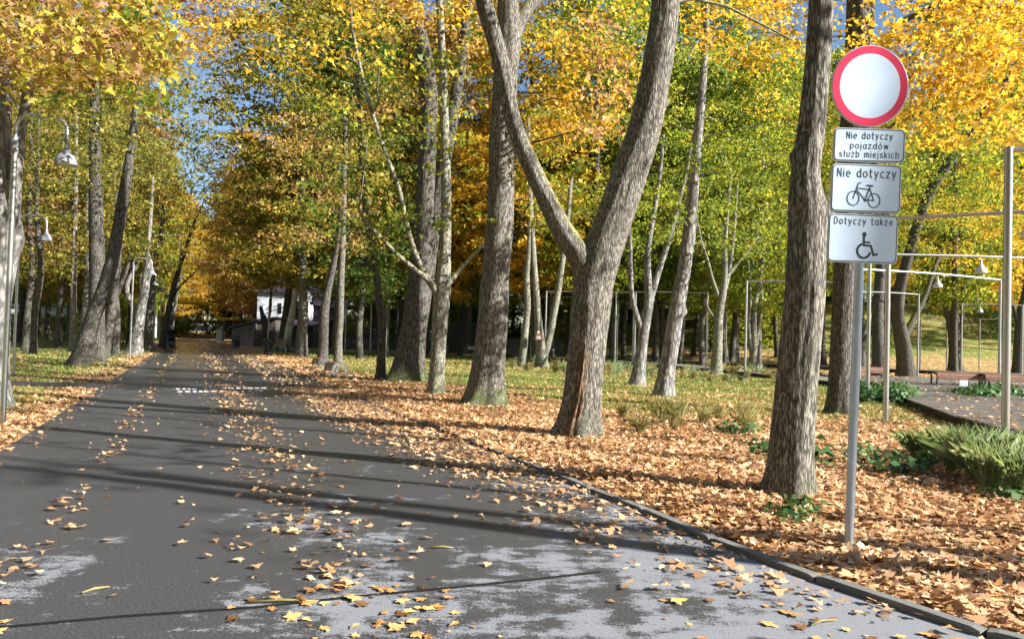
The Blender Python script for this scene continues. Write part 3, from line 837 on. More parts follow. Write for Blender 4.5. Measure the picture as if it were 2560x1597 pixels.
tree('linden_tree', 'pale green trunk leaning left of the trunk that carries a box', 41.0,
     [[(1236, 874, 22), (1240, 820, 18), (1246, 760, 16), (1249, 720, 16), (1247, 660, 15), (1252, 590, 13), (1256, 500, 12), (1254, 400, 10), (1250, 280, 8)]],
     M_BARKL, n=14, step=0.2, crown=[dict(box=(1215, 250, 1340, 560), depth=(38, 44), n=26, per=36, leaf=.15, pal='gold', rxy=.9, rz=.12)], seed=35.0)
tree('linden_tree', 'forked pale trunk carrying a small orange box', 41.0,
     [[(1283, 874, 30), (1281, 830, 24), (1275, 770, 18), (1270, 700, 16), (1264, 620, 14), (1258, 520, 12), (1252, 420, 10), (1246, 300, 8)],
      [(1286, 850, 22), (1300, 800, 17), (1312, 740, 16), (1324, 670, 15), (1334, 600, 13), (1344, 520, 11), (1352, 420, 9)]],
     M_BARKL, n=14, step=0.2, depth=(0, 0.5), crown=[dict(box=(1240, 250, 1420, 560), depth=(38, 44), n=26, per=36, leaf=.15, pal='olive', rxy=.9, rz=.12)], seed=37.0)
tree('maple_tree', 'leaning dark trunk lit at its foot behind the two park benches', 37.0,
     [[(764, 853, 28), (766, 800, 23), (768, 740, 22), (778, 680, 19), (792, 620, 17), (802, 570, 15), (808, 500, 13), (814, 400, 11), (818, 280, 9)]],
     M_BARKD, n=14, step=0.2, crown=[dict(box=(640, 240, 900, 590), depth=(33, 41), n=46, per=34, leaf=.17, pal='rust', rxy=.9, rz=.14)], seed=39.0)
tree('maple_tree', 'slim grey trunk right behind the nearer park bench', 37.0,
     [[(800, 868, 21), (801, 810, 19), (805, 750, 17), (806, 700, 17), (808, 640, 16), (811, 580, 15), (814, 480, 12), (818, 360, 10)]],
     M_BARK, n=14, step=0.2, crown=[dict(box=(700, 260, 900, 600), depth=(34, 41), n=30, per=34, leaf=.17, pal='olive', rxy=.9, rz=.14)], seed=41.0)
tree('birch_tree', 'leaning white birch with black foot between litter bin and house', 58.0,
     [[(674, 834, 22), (680, 800, 18), (690, 750, 16), (699, 700, 14), (706, 650, 12), (712, 610, 10), (716, 540, 9), (720, 440, 7)]],
     M_BIRCH, n=12, step=0.2, crown=[dict(box=(620, 300, 800, 620), depth=(54, 62), n=26, per=34, leaf=.2, pal='olive', rxy=1.0, rz=.2)], seed=43.0)
tree('maple_tree', 'black twin stem leaning close behind the white birch', 60.0,
     [[(663, 826, 20), (672, 780, 19), (680, 720, 17), (686, 660, 16), (690, 600, 13), (688, 520, 11), (684, 420, 9)]],
     M_BARKD, n=12, step=0.25, crown=[dict(box=(560, 260, 720, 560), depth=(56, 64), n=30, per=34, leaf=.2, pal='rust', rxy=1.1, rz=.2), dict(box=(500, -60, 660, 200), depth=(50, 64), n=44, per=34, leaf=.2, pal='gold', rxy=1.2, rz=.2)], seed=45.0)
tree('pollard_tree', 'dark forked tree stub in front of the white house wall', 66.0,
     [[(634, 845, 16), (632, 800, 14), (626, 765, 14), (620, 740, 10), (617, 725, 8)], [(630, 770, 9), (637, 750, 7), (641, 715, 6), (642, 660, 5), (640, 580, 4)]],
     M_BARKD, n=10, step=0.25, crown=[dict(box=(580, 420, 680, 600), depth=(63, 69), n=16, per=30, leaf=.2, pal='olive', rxy=1.0, rz=.2)], seed=47.0)
tree('maple_tree', 'thick straight dark trunk behind the lawn near the kiosk', 66.0,
     [[(1101, 842, 26), (1104, 790, 20), (1108, 730, 19), (1110, 670, 18), (1112, 600, 16), (1114, 500, 13), (1116, 380, 11)]],
     M_BARKD, n=12, step=0.3, crown=[dict(box=(1020, 260, 1200, 600), depth=(62, 70), n=34, per=36, leaf=.22, pal='green', rxy=1.2, rz=.2)], seed=49.0)

# ---- left of the road
tree('maple_tree', 'big grey trunk with swollen fork at the lawn edge behind the tall lamp', 14.5,
     [[(-30, 1010, 90), (-22, 880, 72), (-14, 760, 62), (-2, 680, 58), (12, 600, 58), (18, 560, 62), (14, 500, 60), (2, 420, 58), (-4, 320, 56), (-2, 210, 54), (0, 80, 48), (6, -60, 42), (10, -300, 30)],
      [(20, 570, 44), (32, 500, 30), (36, 420, 28), (46, 330, 24), (58, 260, 22), (68, 212, 24), (80, 120, 18), (100, 0, 14), (120, -120, 10)]],
     M_BARKS, n=24, step=0.12, depth=(0, -0.6), knobs=[(46, 570, 0.3, 0.25)],
     crown=[dict(box=(-60, -80, 330, 170), depth=(8.5, 15), n=80, per=26, leaf=.14, pal='mixed', rxy=.5),
            dict(box=(-60, 40, 420, 205), depth=(9.5, 16), n=64, per=22, leaf=.14, pal='mixed', rxy=.5),
            dict(box=(60, 20, 420, 250), depth=(11, 16), n=46, per=13, leaf=.14, pal='lime', rxy=.45),
            dict(box=(200, -80, 520, 120), depth=(12, 19), n=34, per=22, leaf=.16, pal='gold', rxy=.6)], seed=51.0)
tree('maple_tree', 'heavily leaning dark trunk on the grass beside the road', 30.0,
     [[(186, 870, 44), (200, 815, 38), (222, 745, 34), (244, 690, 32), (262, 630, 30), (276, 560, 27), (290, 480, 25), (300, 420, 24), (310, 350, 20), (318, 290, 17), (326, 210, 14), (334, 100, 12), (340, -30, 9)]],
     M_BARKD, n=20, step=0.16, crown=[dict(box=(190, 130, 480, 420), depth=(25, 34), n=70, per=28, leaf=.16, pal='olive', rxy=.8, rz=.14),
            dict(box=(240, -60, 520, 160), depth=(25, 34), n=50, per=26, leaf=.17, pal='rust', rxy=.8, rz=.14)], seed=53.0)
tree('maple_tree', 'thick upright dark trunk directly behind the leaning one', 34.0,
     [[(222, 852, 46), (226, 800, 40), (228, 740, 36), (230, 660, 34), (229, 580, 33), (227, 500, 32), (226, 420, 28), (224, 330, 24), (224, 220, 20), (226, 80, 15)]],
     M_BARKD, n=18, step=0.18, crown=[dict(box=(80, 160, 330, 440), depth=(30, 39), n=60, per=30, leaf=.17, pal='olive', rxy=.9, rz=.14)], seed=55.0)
tree('maple_tree', 'short dark trunk third along the left roadside row', 38.0,
     [[(247, 845, 22), (256, 790, 21), (264, 740, 20), (270, 700, 17), (276, 640, 15), (284, 560, 13), (288, 450, 11)]], M_BARKD, n=14, step=0.2,
     crown=[dict(box=(200, 240, 400, 600), depth=(35, 43), n=44, per=30, leaf=.18, pal='olive', rxy=1.0, rz=.14)], seed=57.0)
tree('maple_tree', 'dark crooked trunk fourth along the left roadside row', 41.0,
     [[(272, 838, 20), (275, 790, 18), (276, 740, 17), (272, 690, 16), (280, 640, 15), (278, 560, 13), (276, 450, 11)], [(276, 700, 12), (292, 660, 10), (304, 625, 9), (312, 580, 7)]], M_BARKD, n=14, step=0.2,
     crown=[dict(box=(120, 340, 300, 640), depth=(38, 46), n=36, per=30, leaf=.18, pal='olive', rxy=1.0, rz=.14)], seed=59.0)
tree('linden_tree', 'gnarled pale grey forked trunk beside the lamp row', 44.0,
     [[(318, 832, 36), (326, 780, 26), (334, 730, 23), (342, 690, 20), (346, 655, 20), (352, 640, 24), (350, 600, 10), (356, 520, 9), (362, 420, 8)], [(326, 760, 16), (316, 730, 13), (305, 705, 12), (300, 680, 12), (310, 650, 10), (326, 628, 8)]], M_BARKS, n=14, step=0.2,
     crown=[dict(box=(280, 330, 470, 640), depth=(40, 49), n=40, per=30, leaf=.18, pal='olive', rxy=1.0, rz=.14)], seed=61.0)
tree('maple_tree', 'black trunk beside the gnarled pale tree, sixth of the left row', 50.0,
     [[(351, 826, 20), (352, 780, 18), (356, 730, 17), (360, 680, 15), (366, 620, 12), (380, 560, 10), (388, 480, 9)]], M_BARKD, n=12, step=0.22,
     crown=[dict(box=(330, 360, 520, 640), depth=(46, 55), n=36, per=30, leaf=.19, pal='gold', rxy=1.0, rz=.16)], seed=63.0)
tree('maple_tree', 'dark tree leaning over the road far down the left row', 62.0,
     [[(383, 815, 16), (392, 770, 14), (402, 720, 13), (414, 670, 12), (426, 630, 10), (442, 580, 8), (462, 520, 6)], [(404, 715, 7), (424, 680, 5), (450, 655, 4), (480, 625, 3)]], M_BARKD, n=12, step=0.25,
     crown=[dict(box=(390, 400, 560, 660), depth=(58, 68), n=40, per=30, leaf=.2, pal='rust', rxy=1.1, rz=.18), dict(box=(430, 40, 600, 420), depth=(54, 70), n=60, per=34, leaf=.2, pal='rust', rxy=1.2, rz=.2)], seed=65.0)
tree('linden_tree', 'pale leaning trunk beside the far lamps of the left row', 75.0,
     [[(398, 806, 14), (404, 770, 11), (412, 735, 9), (418, 700, 7), (424, 650, 6), (430, 580, 5)]], M_BARKS, n=10, step=0.3,
     crown=[dict(box=(380, 420, 500, 680), depth=(72, 82), n=30, per=30, leaf=.22, pal='gold', rxy=1.2, rz=.2), dict(box=(440, 440, 600, 700), depth=(84, 98), n=28, per=34, leaf=.24, pal='gold', rxy=1.4, rz=.25)], seed=67.0)
for i, (x, Yd, lab) in enumerate(((170, 46, 'pale thin trunk left of the leaning dark one'), (198, 50, 'pale grey forked trunk just left of the leaning dark trunk'), (138, 52, 'dark slim trunk standing alone on the far left lawn'), (62, 44, 'dark trunk on the left lawn nearest the second lamp'), (80, 40, 'black trunk rising from the far edge of the left lawn'))):
    tree('beech_tree', lab, Yd, [[(x, 790 + 84000 / 105 / Yd * 1.55, 16 + (i % 2) * 5), (x + 3, 740, 14), (x + 5 + 3 * i, 640, 13), (x + 8, 520, 11), (x + 10, 400, 9), (x + 12, 260, 7)]], (M_BARKS, M_BARKS, M_BARKD, M_BARKD, M_BARKD)[i], n=12, step=0.25,
         crown=[dict(box=(x - 90, 200, x + 110, 640), depth=(Yd - 4, Yd + 4), n=44, per=32, leaf=.18, pal=('olive', 'lime', 'olive', 'rust', 'olive')[i], rxy=1.0, rz=.10)], seed=70.0 + i)

# ---- right of the sign, over the boardwalks
tree('linden_tree', 'black trunk bending left behind the boardwalk platform', 42.0,
     [[(2146, 868, 40), (2138, 820, 34), (2130, 780, 32), (2124, 740, 30), (2128, 690, 27), (2140, 640, 24), (2158, 580, 22), (2175, 520, 22), (2205, 450, 22), (2250, 380, 21), (2300, 310, 19), (2350, 240, 16), (2410, 150, 13)],
      [(2140, 800, 20), (2165, 750, 15), (2190, 700, 12), (2210, 640, 10), (2230, 590, 9)], [(2128, 720, 22), (2100, 760, 16), (2060, 790, 12), (2020, 830, 8)]],
     M_BARKD, n=16, step=0.2, depth=(-6, 1, 1),
     crown=[dict(box=(2110, 330, 2430, 560), depth=(34, 42), n=70, per=34, leaf=.15, pal='lime', rxy=.9, rz=.12), dict(box=(2200, 430, 2430, 640), depth=(38, 44), n=34, per=34, leaf=.16, pal='gold', rxy=.9, rz=.12)], seed=81.0)
tree('linden_tree', 'dark straight trunk behind the leftmost boardwalk bench', 39.0,
     [[(2082, 882, 34), (2079, 820, 27), (2077, 760, 26), (2080, 700, 24), (2086, 620, 21), (2094, 540, 18), (2100, 430, 14)]], M_BARKD, n=14, step=0.2,
     crown=[dict(box=(1990, 340, 2180, 600), depth=(36, 43), n=36, per=34, leaf=.15, pal='lime', rxy=.9, rz=.12)], seed=83.0)
tree('linden_tree', 'clump of dark upright stems in front of the green slope', 56.0,
     [[(2262, 852, 30), (2260, 800, 24), (2262, 740, 20), (2260, 680, 15), (2262, 600, 12), (2264, 500, 9)], [(2256, 830, 16), (2248, 770, 12), (2236, 720, 11), (2218, 660, 10), (2204, 600, 8)], [(2266, 830, 16), (2276, 760, 12), (2280, 690, 11), (2282, 600, 9)]], M_BARKD, n=12, step=0.25, depth=(0, .6, -.5),
     crown=[dict(box=(2170, 420, 2360, 690), depth=(52, 60), n=40, per=34, leaf=.18, pal='olive', rxy=1.1, rz=.14)], seed=85.0)
tree('linden_tree', 'dark trunk at the frame edge behind the tall steel post', 48.0,
     [[(2408, 862, 26), (2412, 800, 20), (2416, 740, 18), (2430, 680, 15), (2450, 600, 12), (2480, 500, 9)], [(2412, 780, 12), (2400, 730, 9), (2384, 690, 8), (2370, 640, 6)]], M_BARKD, n=12, step=0.25,
     crown=[dict(box=(2330, 380, 2520, 680), depth=(44, 52), n=40, per=34, leaf=.17, pal='gold', rxy=1.1, rz=.14)], seed=87.0)
tree('linden_tree', 'gnarled stub of a dark tree left of the boardwalk trunk', 52.0,
     [[(2040, 868, 22), (2038, 820, 18), (2042, 780, 17), (2036, 740, 14), (2030, 690, 12), (2034, 600, 10)]], M_BARKD, n=12, step=0.25,
     crown=[dict(box=(1950, 400, 2110, 650), depth=(48, 56), n=30, per=34, leaf=.18, pal='lime', rxy=1.1, rz=.14)], seed=89.0)

# ---- trees beside and behind the camera whose trunks throw the long shadows over the road
def plain_tree(name, label, x, y, h, r0, crown_r, pal, bark, seed, group=None, lean=(0, 0), nsp=40, leaf=.2, per=26, cz=0.7):
    z0 = float(terrain(x, y))
    root = thing(name, label, 'tree', (x, y, z0), group=group)
    mb = MB(); q = random.Random(seed)
    pts = [Vector((lean[0] * t + q.uniform(-.12, .12) * (t > 0), lean[1] * t + q.uniform(-.12, .12) * (t > 0), -0.15 + (h * 0.9 + .15) * t)) for t in (0, .12, .25, .4, .55, .7, .85, 1.0)]
    rad = [r0 * f for f in (1, .88, .82, .74, .62, .48, .32, .14)]
    P, R = trunk_tube(mb, pts, rad, n=10, step=0.5, seed=seed)
    cents = []
    for k in range(nsp):
        t = q.uniform(0, 1); zc = h * (cz - 0.28) + t * h * (1.02 - cz + 0.28)
        rr = crown_r * (sin(pi * min(1, 0.12 + t * 0.86)) ** 0.7) * sqrt(q.random()); a = q.uniform(0, 2 * pi)
        c = Vector((lean[0] * t + rr * cos(a), lean[1] * t + rr * sin(a), zc)); cents.append(c)
    grow(mb, [tuple(p) for p in P if p.z > h * .14], [r for p, r in zip(P, R) if p.z > h * .14], [tuple(c) for c in cents], q)
    C, Nn, S = cluster_leaves([tuple(c) for c in cents], 1.15, .16, per, leaf, seed)
    V = scatter_leaves(C, Nn, S, OVAL, seed=seed)
    np_mesh('crown', V, 4, LEAFM[pal], root)
    mb.build('trunk', bark, root, smooth=True)
    return root
for i, (x, y, h, r) in enumerate(((11.0, 2.45, 14, .21), (10.2, 4.2, 12, .10), (14.5, 6.0, 15, .16), (16.5, 1.0, 15, .22), (19, 9.5, 14, .18))):
    plain_tree('maple_tree', ('thick', 'slim', 'medium', 'stout', 'tall')[i] + ' maple out of view whose shadow crosses the road', x, y, h, r, 2.0, 'gold', M_BARK, 900 + i, nsp=14, cz=.95, per=18)

# ------------------------------------------------------------------ the wood behind: a few kinds, each tree its own copy
PROTO = {}
def proto(pal, seed):
    key = (pal, seed)
    if key not in PROTO:
        h = 26.0
        PROTO[key] = plain_tree('woodland_tree', 'x', 0, -80, h, .26, 5.4, pal, M_BARKD if seed % 2 else M_BARK, 300 + seed * 7 + len(PROTO), nsp=300, leaf=.25, per=85, cz=.46)
    return PROTO[key]
def in_view(x, y, margin=4):
    return y > 5 and abs(x) < y * 0.70 + margin
occupied = [(b.x, b.y) for b, r in TREES]
def clear_of(x, y):
    if x > left_x(y) - 2.0 and x < kerb_x(y) + 2.5: return False
    for ox, oy in occupied:
        if (ox - x) ** 2 + (oy - y) ** 2 < 3.6 ** 2: return False
    if -34 < x < -8 and 60 < y < 92: return False          # house and its yard
    if -42 < x < 8 and abs(y - (116 - .362 * (x + 42))) < 5: return False
    if -25 < x < 16 and abs(y - (80 - .362 * (x + 25))) < 6: return False   # gap left in the wood to let sun reach the house wall
    if 0.50 * y < x < 0.66 * y and 48 < y < 92: return False   # open green slope
    if x > -3 and y < 64 and x < 30 and abs(x - np.interp(y, [12, 20, 26, 62], [12, 14, 16, 1])) < 4: return False
    return True
used = {}
WOOD = []
q = random.Random(99)
def zone_label(x, y, pal):
    tint = {'rust': 'rust brown', 'gold': 'golden yellow', 'lime': 'yellow green', 'olive': 'olive and brown', 'green': 'dark green'}[pal]
    if y < 20: return 'tall %s unseen park tree added behind the viewpoint to cut sky light' % tint, 'unseen park trees added to cut sky light behind the viewpoint ' + tint
    if x < left_x(y): side = 'in the wood left of the road'
    elif x < 0.0: side = 'in the wood behind the house and fence'
    elif x < 0.42 * y: side = 'in the wood behind the middle lawn'
    else: side = 'on the slope behind the boardwalks'
    dist = 'nearer' if y < 75 else 'distant' if y < 110 else 'farthest'
    return '%s %s tree %s' % (dist, tint, side), 'woodland trees ' + side + ' ' + dist + ' ' + tint
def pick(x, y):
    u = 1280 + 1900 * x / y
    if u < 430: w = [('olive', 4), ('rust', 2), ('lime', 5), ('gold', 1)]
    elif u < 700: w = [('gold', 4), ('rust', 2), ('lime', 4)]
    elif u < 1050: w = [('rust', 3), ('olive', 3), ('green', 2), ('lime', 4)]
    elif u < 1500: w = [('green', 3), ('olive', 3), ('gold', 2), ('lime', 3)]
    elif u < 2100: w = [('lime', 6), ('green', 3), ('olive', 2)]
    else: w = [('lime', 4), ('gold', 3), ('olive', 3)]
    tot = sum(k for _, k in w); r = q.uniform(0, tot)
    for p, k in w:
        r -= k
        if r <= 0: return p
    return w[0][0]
tries = 0
while len(WOOD) < 190 and tries < 6000:
    tries += 1
    y = 44 + 96 * q.random() ** 0.8
    x = q.uniform(-0.72 * y - 4, 0.72 * y + 4)
    if not clear_of(x, y): continue
    if y < 52 and -8 < x < 24: continue
    occupied.append((x, y))
    WOOD.append((x, y))
# end of the road closed by trees
for x, y in ((-62, 160), (-68, 165), (-57, 168), (-74, 158), (-50, 160)): WOOD.append((x, y))
for u, y in ((1345, 50), (1490, 48), (1640, 52), (1235, 56), (1095, 54), (1000, 60), (1760, 50), (1900, 47), (1420, 58)): WOOD.append(((u - 1280) / 1900 * y, y))
for k in range(12): WOOD.append((-118 + 8.5 * k, 176 + 11 * (k % 3)))
FORCE = {}
for u, y in ((600, 128), (430, 120), (470, 150), (520, 152)): WOOD.append(((u - 1280) / 1900 * y, y)); FORCE[WOOD[-1]] = 'gold'
# unseen park trees added behind and left of the viewpoint to cut sky fill
qb = random.Random(17)
BACK = []
for k in range(600):
    if len(BACK) >= 34: break
    if k % 2: x, y = qb.uniform(-46, -15), qb.uniform(-30, 14)
    else: x, y = qb.uniform(-34, 16), qb.uniform(-46, -13)
    if in_view(x, y, 5) or (x > -9 - .42 * y - 4 and x < -1 - .42 * y + 6 and y > -20): continue
    if any((a - x) ** 2 + (b_ - y) ** 2 < 30 for a, b_ in BACK): continue
    BACK.append((x, y))
WOOD += BACK
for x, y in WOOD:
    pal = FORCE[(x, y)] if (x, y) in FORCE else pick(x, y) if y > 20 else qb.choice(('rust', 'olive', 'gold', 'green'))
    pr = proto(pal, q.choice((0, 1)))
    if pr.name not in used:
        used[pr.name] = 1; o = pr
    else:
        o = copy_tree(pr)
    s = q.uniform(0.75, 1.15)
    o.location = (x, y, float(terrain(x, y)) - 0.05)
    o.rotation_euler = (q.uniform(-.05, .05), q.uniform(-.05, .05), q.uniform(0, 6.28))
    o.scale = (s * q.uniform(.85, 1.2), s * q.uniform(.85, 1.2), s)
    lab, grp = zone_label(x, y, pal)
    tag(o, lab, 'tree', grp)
#@@PART2@@
# slim forest trunks with high crowns in the middle distance
for i, (px_, Yd) in enumerate(((1385, 56), (1445, 60), (1480, 52), (1530, 64), (1562, 58), (1655, 62), (1700, 55), (1735, 66), (1830, 60), (1900, 52), (1945, 66), (2060, 62), (1120, 70), (1150, 80), (1205, 66), (990, 78))):
    xw = (px_ - 1280) / 1900 * Yd
    plain_tree('beech_tree', 'slim dark woodland trunk, %s of those behind the long boardwalk' % ('first second third fourth fifth sixth seventh eighth ninth tenth eleventh twelfth thirteenth fourteenth fifteenth sixteenth'.split()[i]) if px_ > 1300 else ('slim dark trunk behind the lawn, ' + ('left of the tall maple', 'close left of the tall maple', 'close beside the pale leaning trunk', 'right of the thin crooked trunk')[i - 12]),
               xw, Yd, 21, .17 + .05 * (i % 3), 3.4, ('lime', 'green', 'olive')[i % 3], M_BARKD if i % 3 else M_BARKS, 2000 + i, group='slim trunks in the middle distance', lean=(((i * 37) % 9 - 4) * .35, 0), nsp=60, per=60, leaf=.22, cz=.62)
# understorey shrubs that close the view under the crowns
SHR = {}
def shrub_proto(pal):
    if pal not in SHR:
        root = thing('shrub', 'x', 'shrub', (0, -80, 0))
        qq = random.Random(500 + len(SHR)); mb = MB(); cents = []
        for k in range(60):
            a = qq.uniform(0, 6.28); r = 2.0 * sqrt(qq.random()); z = 0.25 + 2.9 * qq.random() * (1 - 0.25 * r / 2)
            cents.append((r * cos(a), r * sin(a), z))
        stems = [Vector((qq.uniform(-.3, .3), qq.uniform(-.3, .3), -.1)) for k in range(7)]
        nd = []; nr = []
        for st in stems:
            tip = st * 4 + Vector((0, 0, 2.0)); mb.tube([st, st.lerp(tip, .5) + Vector((0, 0, .2)), tip], [.04, .03, .012], 5, caps=False)
            for u in (.3, .5, .7, 1.0): nd.append(tuple(st.lerp(tip, u))); nr.append(.025)
        grow(mb, nd, nr, cents, qq)
        C, Nn, S = cluster_leaves(cents, .7, .22, 60, .17, 600 + len(SHR), spread=1.0)
        V = scatter_leaves(C, Nn, S, OVAL, seed=610 + len(SHR))
        np_mesh('foliage', V, 4, LEAFM[pal], root)
        mb.build('stems', M_BARKD, root)
        SHR[pal] = [root, 0]
    return SHR[pal]
qs = random.Random(321)
SH = []
for k in range(400):
    if len(SH) >= 64: break
    y = 66 + 70 * qs.random(); x = qs.uniform(-0.72 * y, 0.72 * y)
    if left_x(y) - 2.5 < x < kerb_x(y) + 2.5 or (-34 < x < -8 and 60 < y < 94) or (.5 * y < x < .64 * y and y < 92) or (0 < x < .5 * y and qs.random() < .65): continue
    SH.append((x, y))
SH += [(-135 + 6.5 * k, 128 + 9 * (k % 4)) for k in range(34) if not (left_x(128 + 9 * (k % 4)) - 3 < -135 + 6.5 * k < kerb_x(128 + 9 * (k % 4)) + 3)]
SH += [(-66, 150), (-70, 152), (-54, 150), (-50, 146), (22, 70), (26, 74), (52, 78), (54, 84)]
for x, y in SH:
    pal = qs.choice(('green', 'green', 'olive', 'lime')); pr = shrub_proto(pal)
    o = pr[0] if pr[1] == 0 else copy_tree(pr[0]); pr[1] += 1
    s = qs.uniform(.7, 1.5) * (2.1 if y > 124 else 1.0); o.location = (x, y, float(terrain(x, y)) - .03); o.rotation_euler = (0, 0, qs.uniform(0, 6.28)); o.scale = (s * qs.uniform(.9, 1.5), s * qs.uniform(.9, 1.5), s)
    side = 'left of the road' if x < left_x(y) else 'behind the house' if x < -8 else 'under the middle wood' if x < .42 * y else 'on the green slope'
    tint = {'green': 'dark green', 'olive': 'brownish', 'lime': 'yellow green'}[pal]
    tag(o, '%s bushy shrub growing %s' % (tint, side), 'shrub', 'shrubs %s %s' % (tint, side))

# ------------------------------------------------------------------ road sign
def rrect(w, h, r, n=5):
    pts = []
    for cx, cz, a0 in ((w / 2 - r, h / 2 - r, 0), (-w / 2 + r, h / 2 - r, 90), (-w / 2 + r, -h / 2 + r, 180), (w / 2 - r, -h / 2 + r, 270)):
        for k in range(n + 1):
            a = radians(a0 + 90 * k / n); pts.append((cx + r * cos(a), cz + r * sin(a)))
    return pts
def disc_pts(rx, rz, n=56): return [(rx * cos(2 * pi * k / n), rz * sin(2 * pi * k / n)) for k in range(n)]
def slab(mb, pts, y0, y1, mi=0):
    n = len(pts)
    vs = [(x, y0, z) for x, z in pts] + [(x, y1, z) for x, z in pts]
    fs = [tuple(range(n)), tuple(range(2 * n - 1, n - 1, -1))] + [(k, n + k, n + (k + 1) % n, (k + 1) % n) for k in range(n)]
    mb.add(vs, fs, mi)
def ringslab(mb, po, pi_, y0, y1):
    n = len(po)
    vs = [(x, y0, z) for x, z in po] + [(x, y0, z) for x, z in pi_] + [(x, y1, z) for x, z in po] + [(x, y1, z) for x, z in pi_]
    fs = []
    for k in range(n):
        j = (k + 1) % n
        fs += [(k, j, n + j, n + k), (k, 2 * n + k, 2 * n + j, j), (n + k, n + j, 3 * n + j, 3 * n + k)]
    mb.add(vs, fs)
def stroke(mb, pts, w, y0, y1, closed=False):
    P = [Vector((p[0], p[1])) for p in pts]
    segs = list(zip(P, P[1:])) + ([(P[-1], P[0])] if closed else [])
    for a, b in segs:
        d = b - a
        if d.length < 1e-6: continue
        d.normalize(); nn = Vector((-d.y, d.x)) * w / 2
        slab(mb, [tuple(a - nn), tuple(b - nn), tuple(b + nn), tuple(a + nn)], y0, y1)
    for p in P: slab(mb, [(p.x + w / 2 * cos(a), p.y + w / 2 * sin(a)) for a in [2 * pi * k / 8 for k in range(8)]], y0 - .0001, y1)
def circ(cx, cz, rx, rz, n=28, a0=0, a1=360): return [(cx + rx * cos(radians(a0 + (a1 - a0) * k / n)), cz + rz * sin(radians(a0 + (a1 - a0) * k / n))) for k in range(n + 1)]
# monoline letters of the road alphabet: x-height 0.7, cap 1.0; (strokes, advance)
def arc(cx, cz, r, a0, a1, n=10, ry=None): return circ(cx, cz, r, ry or r, n, a0, a1)
R_ = .30
GL = {
    'N': ([[(0, 0), (0, 1), (.56, 0), (.56, 1)]], .56), 'D': ([[(0, 0), (0, 1), (.25, 1)] + arc(.25, .5, .36, 90, -90, 12, .5) + [(0, 0)]], .61),
    'i': ([[(0, 0), (0, .68)], [(0, .9), (0, .93)]], .0), 'j': ([[(0, .68), (0, -.12)] + arc(-.12, -.12, .12, 0, -90, 5)[1:], [(0, .9), (0, .93)]], .02),
    'e': ([[(.03, .36), (.57, .36)] + arc(.30, .34, .27, 5, 310, 16, .34)], .57), 'd': ([arc(.28, .34, .27, 0, 360, 18, .34), [(.55, 0), (.55, 1)]], .55), 'b': ([arc(.28, .34, .27, 0, 360, 18, .34), [(.0, 0), (.0, 1)]], .55),
    'o': ([arc(.29, .34, .29, 0, 360, 18, .34)], .58), 'ó': ([arc(.29, .34, .29, 0, 360, 18, .34), [(.27, .84), (.40, 1.0)]], .58), 't': ([[(.12, .95), (.12, .16)] + arc(.28, .16, .16, 180, 270, 5) + [(.34, 0)], [(-.04, .68), (.34, .68)]], .34),
    'y': ([[(0, .68), (.26, .04)], [(.52, .68), (.20, -.12)] + arc(.08, -.12, .12, 0, -90, 4)], .52), 'c': ([arc(.30, .34, .28, 55, 305, 14, .34)], .50), 'z': ([[(0, .68), (.46, .68), (0, 0), (.48, 0)]], .48), 'ż': ([[(0, .68), (.46, .68), (0, 0), (.48, 0)], [(.23, .90), (.23, .93)]], .48),
    'p': ([arc(.28, .34, .27, 0, 360, 18, .34), [(.0, .68), (.0, -.28)]], .55), 'a': ([arc(.27, .34, .27, 0, 360, 18, .34), [(.54, 0), (.54, .68)]], .54), 'w': ([[(0, .68), (.18, 0), (.36, .68), (.54, 0), (.72, .68)]], .72),
    's': ([[(.40, .58)] + arc(.22, .50, .18, 40, 230, 8, .18) + arc(.22, .17, .19, 70, -150, 10, .17)], .42), 'ł': ([[(.12, 0), (.12, 1)], [(0, .42), (.25, .62)]], .22), 'u': ([[(0, .68), (0, .25)] + arc(.24, .25, .24, 180, 360, 8, .25) + [(.48, .68)]], .48),
    'm': ([[(0, 0), (0, .68)], arc(.2, .44, .2, 180, 0, 7, .24) + [(.4, 0)], arc(.6, .44, .2, 180, 0, 7, .24) + [(.8, 0)]], .8), 'k': ([[(0, 0), (0, 1)], [(.42, .68), (0, .28)], [(.16, .42), (.46, 0)]], .46), 'h': ([[(0, 0), (0, 1)], arc(.24, .42, .24, 180, 0, 8, .26) + [(.48, 0)]], .48),
    ' ': ([], .30),
}
def write(mb, text, cx, z0, cap, width, y0, y1, sw=.115):
    gap = .40
    total = sum(GL[c][1] for c in text) + gap * (len(text) - 1)
    k = width / total; x = cx - width / 2
    for c in text:
        for st in GL[c][0]:
            stroke(mb, [(x + px_ * k, z0 + pz * cap) for px_, pz in st], sw * cap, y0, y1)
        x += (GL[c][1] + gap) * k
SY = 5.88
sb = ground_at(2125, 1386); sb.z = 0.03
sdc = at(2170, 219, SY)
axis = (sdc - sb)
sign = thing('road_sign', 'round red rimmed road sign on pole with three white text plates', 'road sign', sb)
zax = axis.normalized(); fwd = Vector((sin(radians(-3)), -cos(radians(-3)), 0)); fwd = (fwd - zax * fwd.dot(zax)).normalized()
xax = zax.cross(fwd) * 1.0
xax = (-fwd).cross(zax).normalized()
sign.rotation_euler = Matrix((xax, -fwd, zax)).transposed().to_euler()
def along(py, px): return (at(px, py, SY) - sb).dot(zax)
MB().tube([(0, .03, -.25), (0, .03, .0), (0, .03, 1.5), (0, .03, axis.length + .31)], .034, 20).build('pole', M_GALV, sign, smooth='auto')
zc = axis.length
b = MB(); slab(b, [(x, z + zc) for x, z in disc_pts(.292, .320)], -.034, -.014); dsc = b.build('round_plate', M_SGREY, sign, bevel=.003)
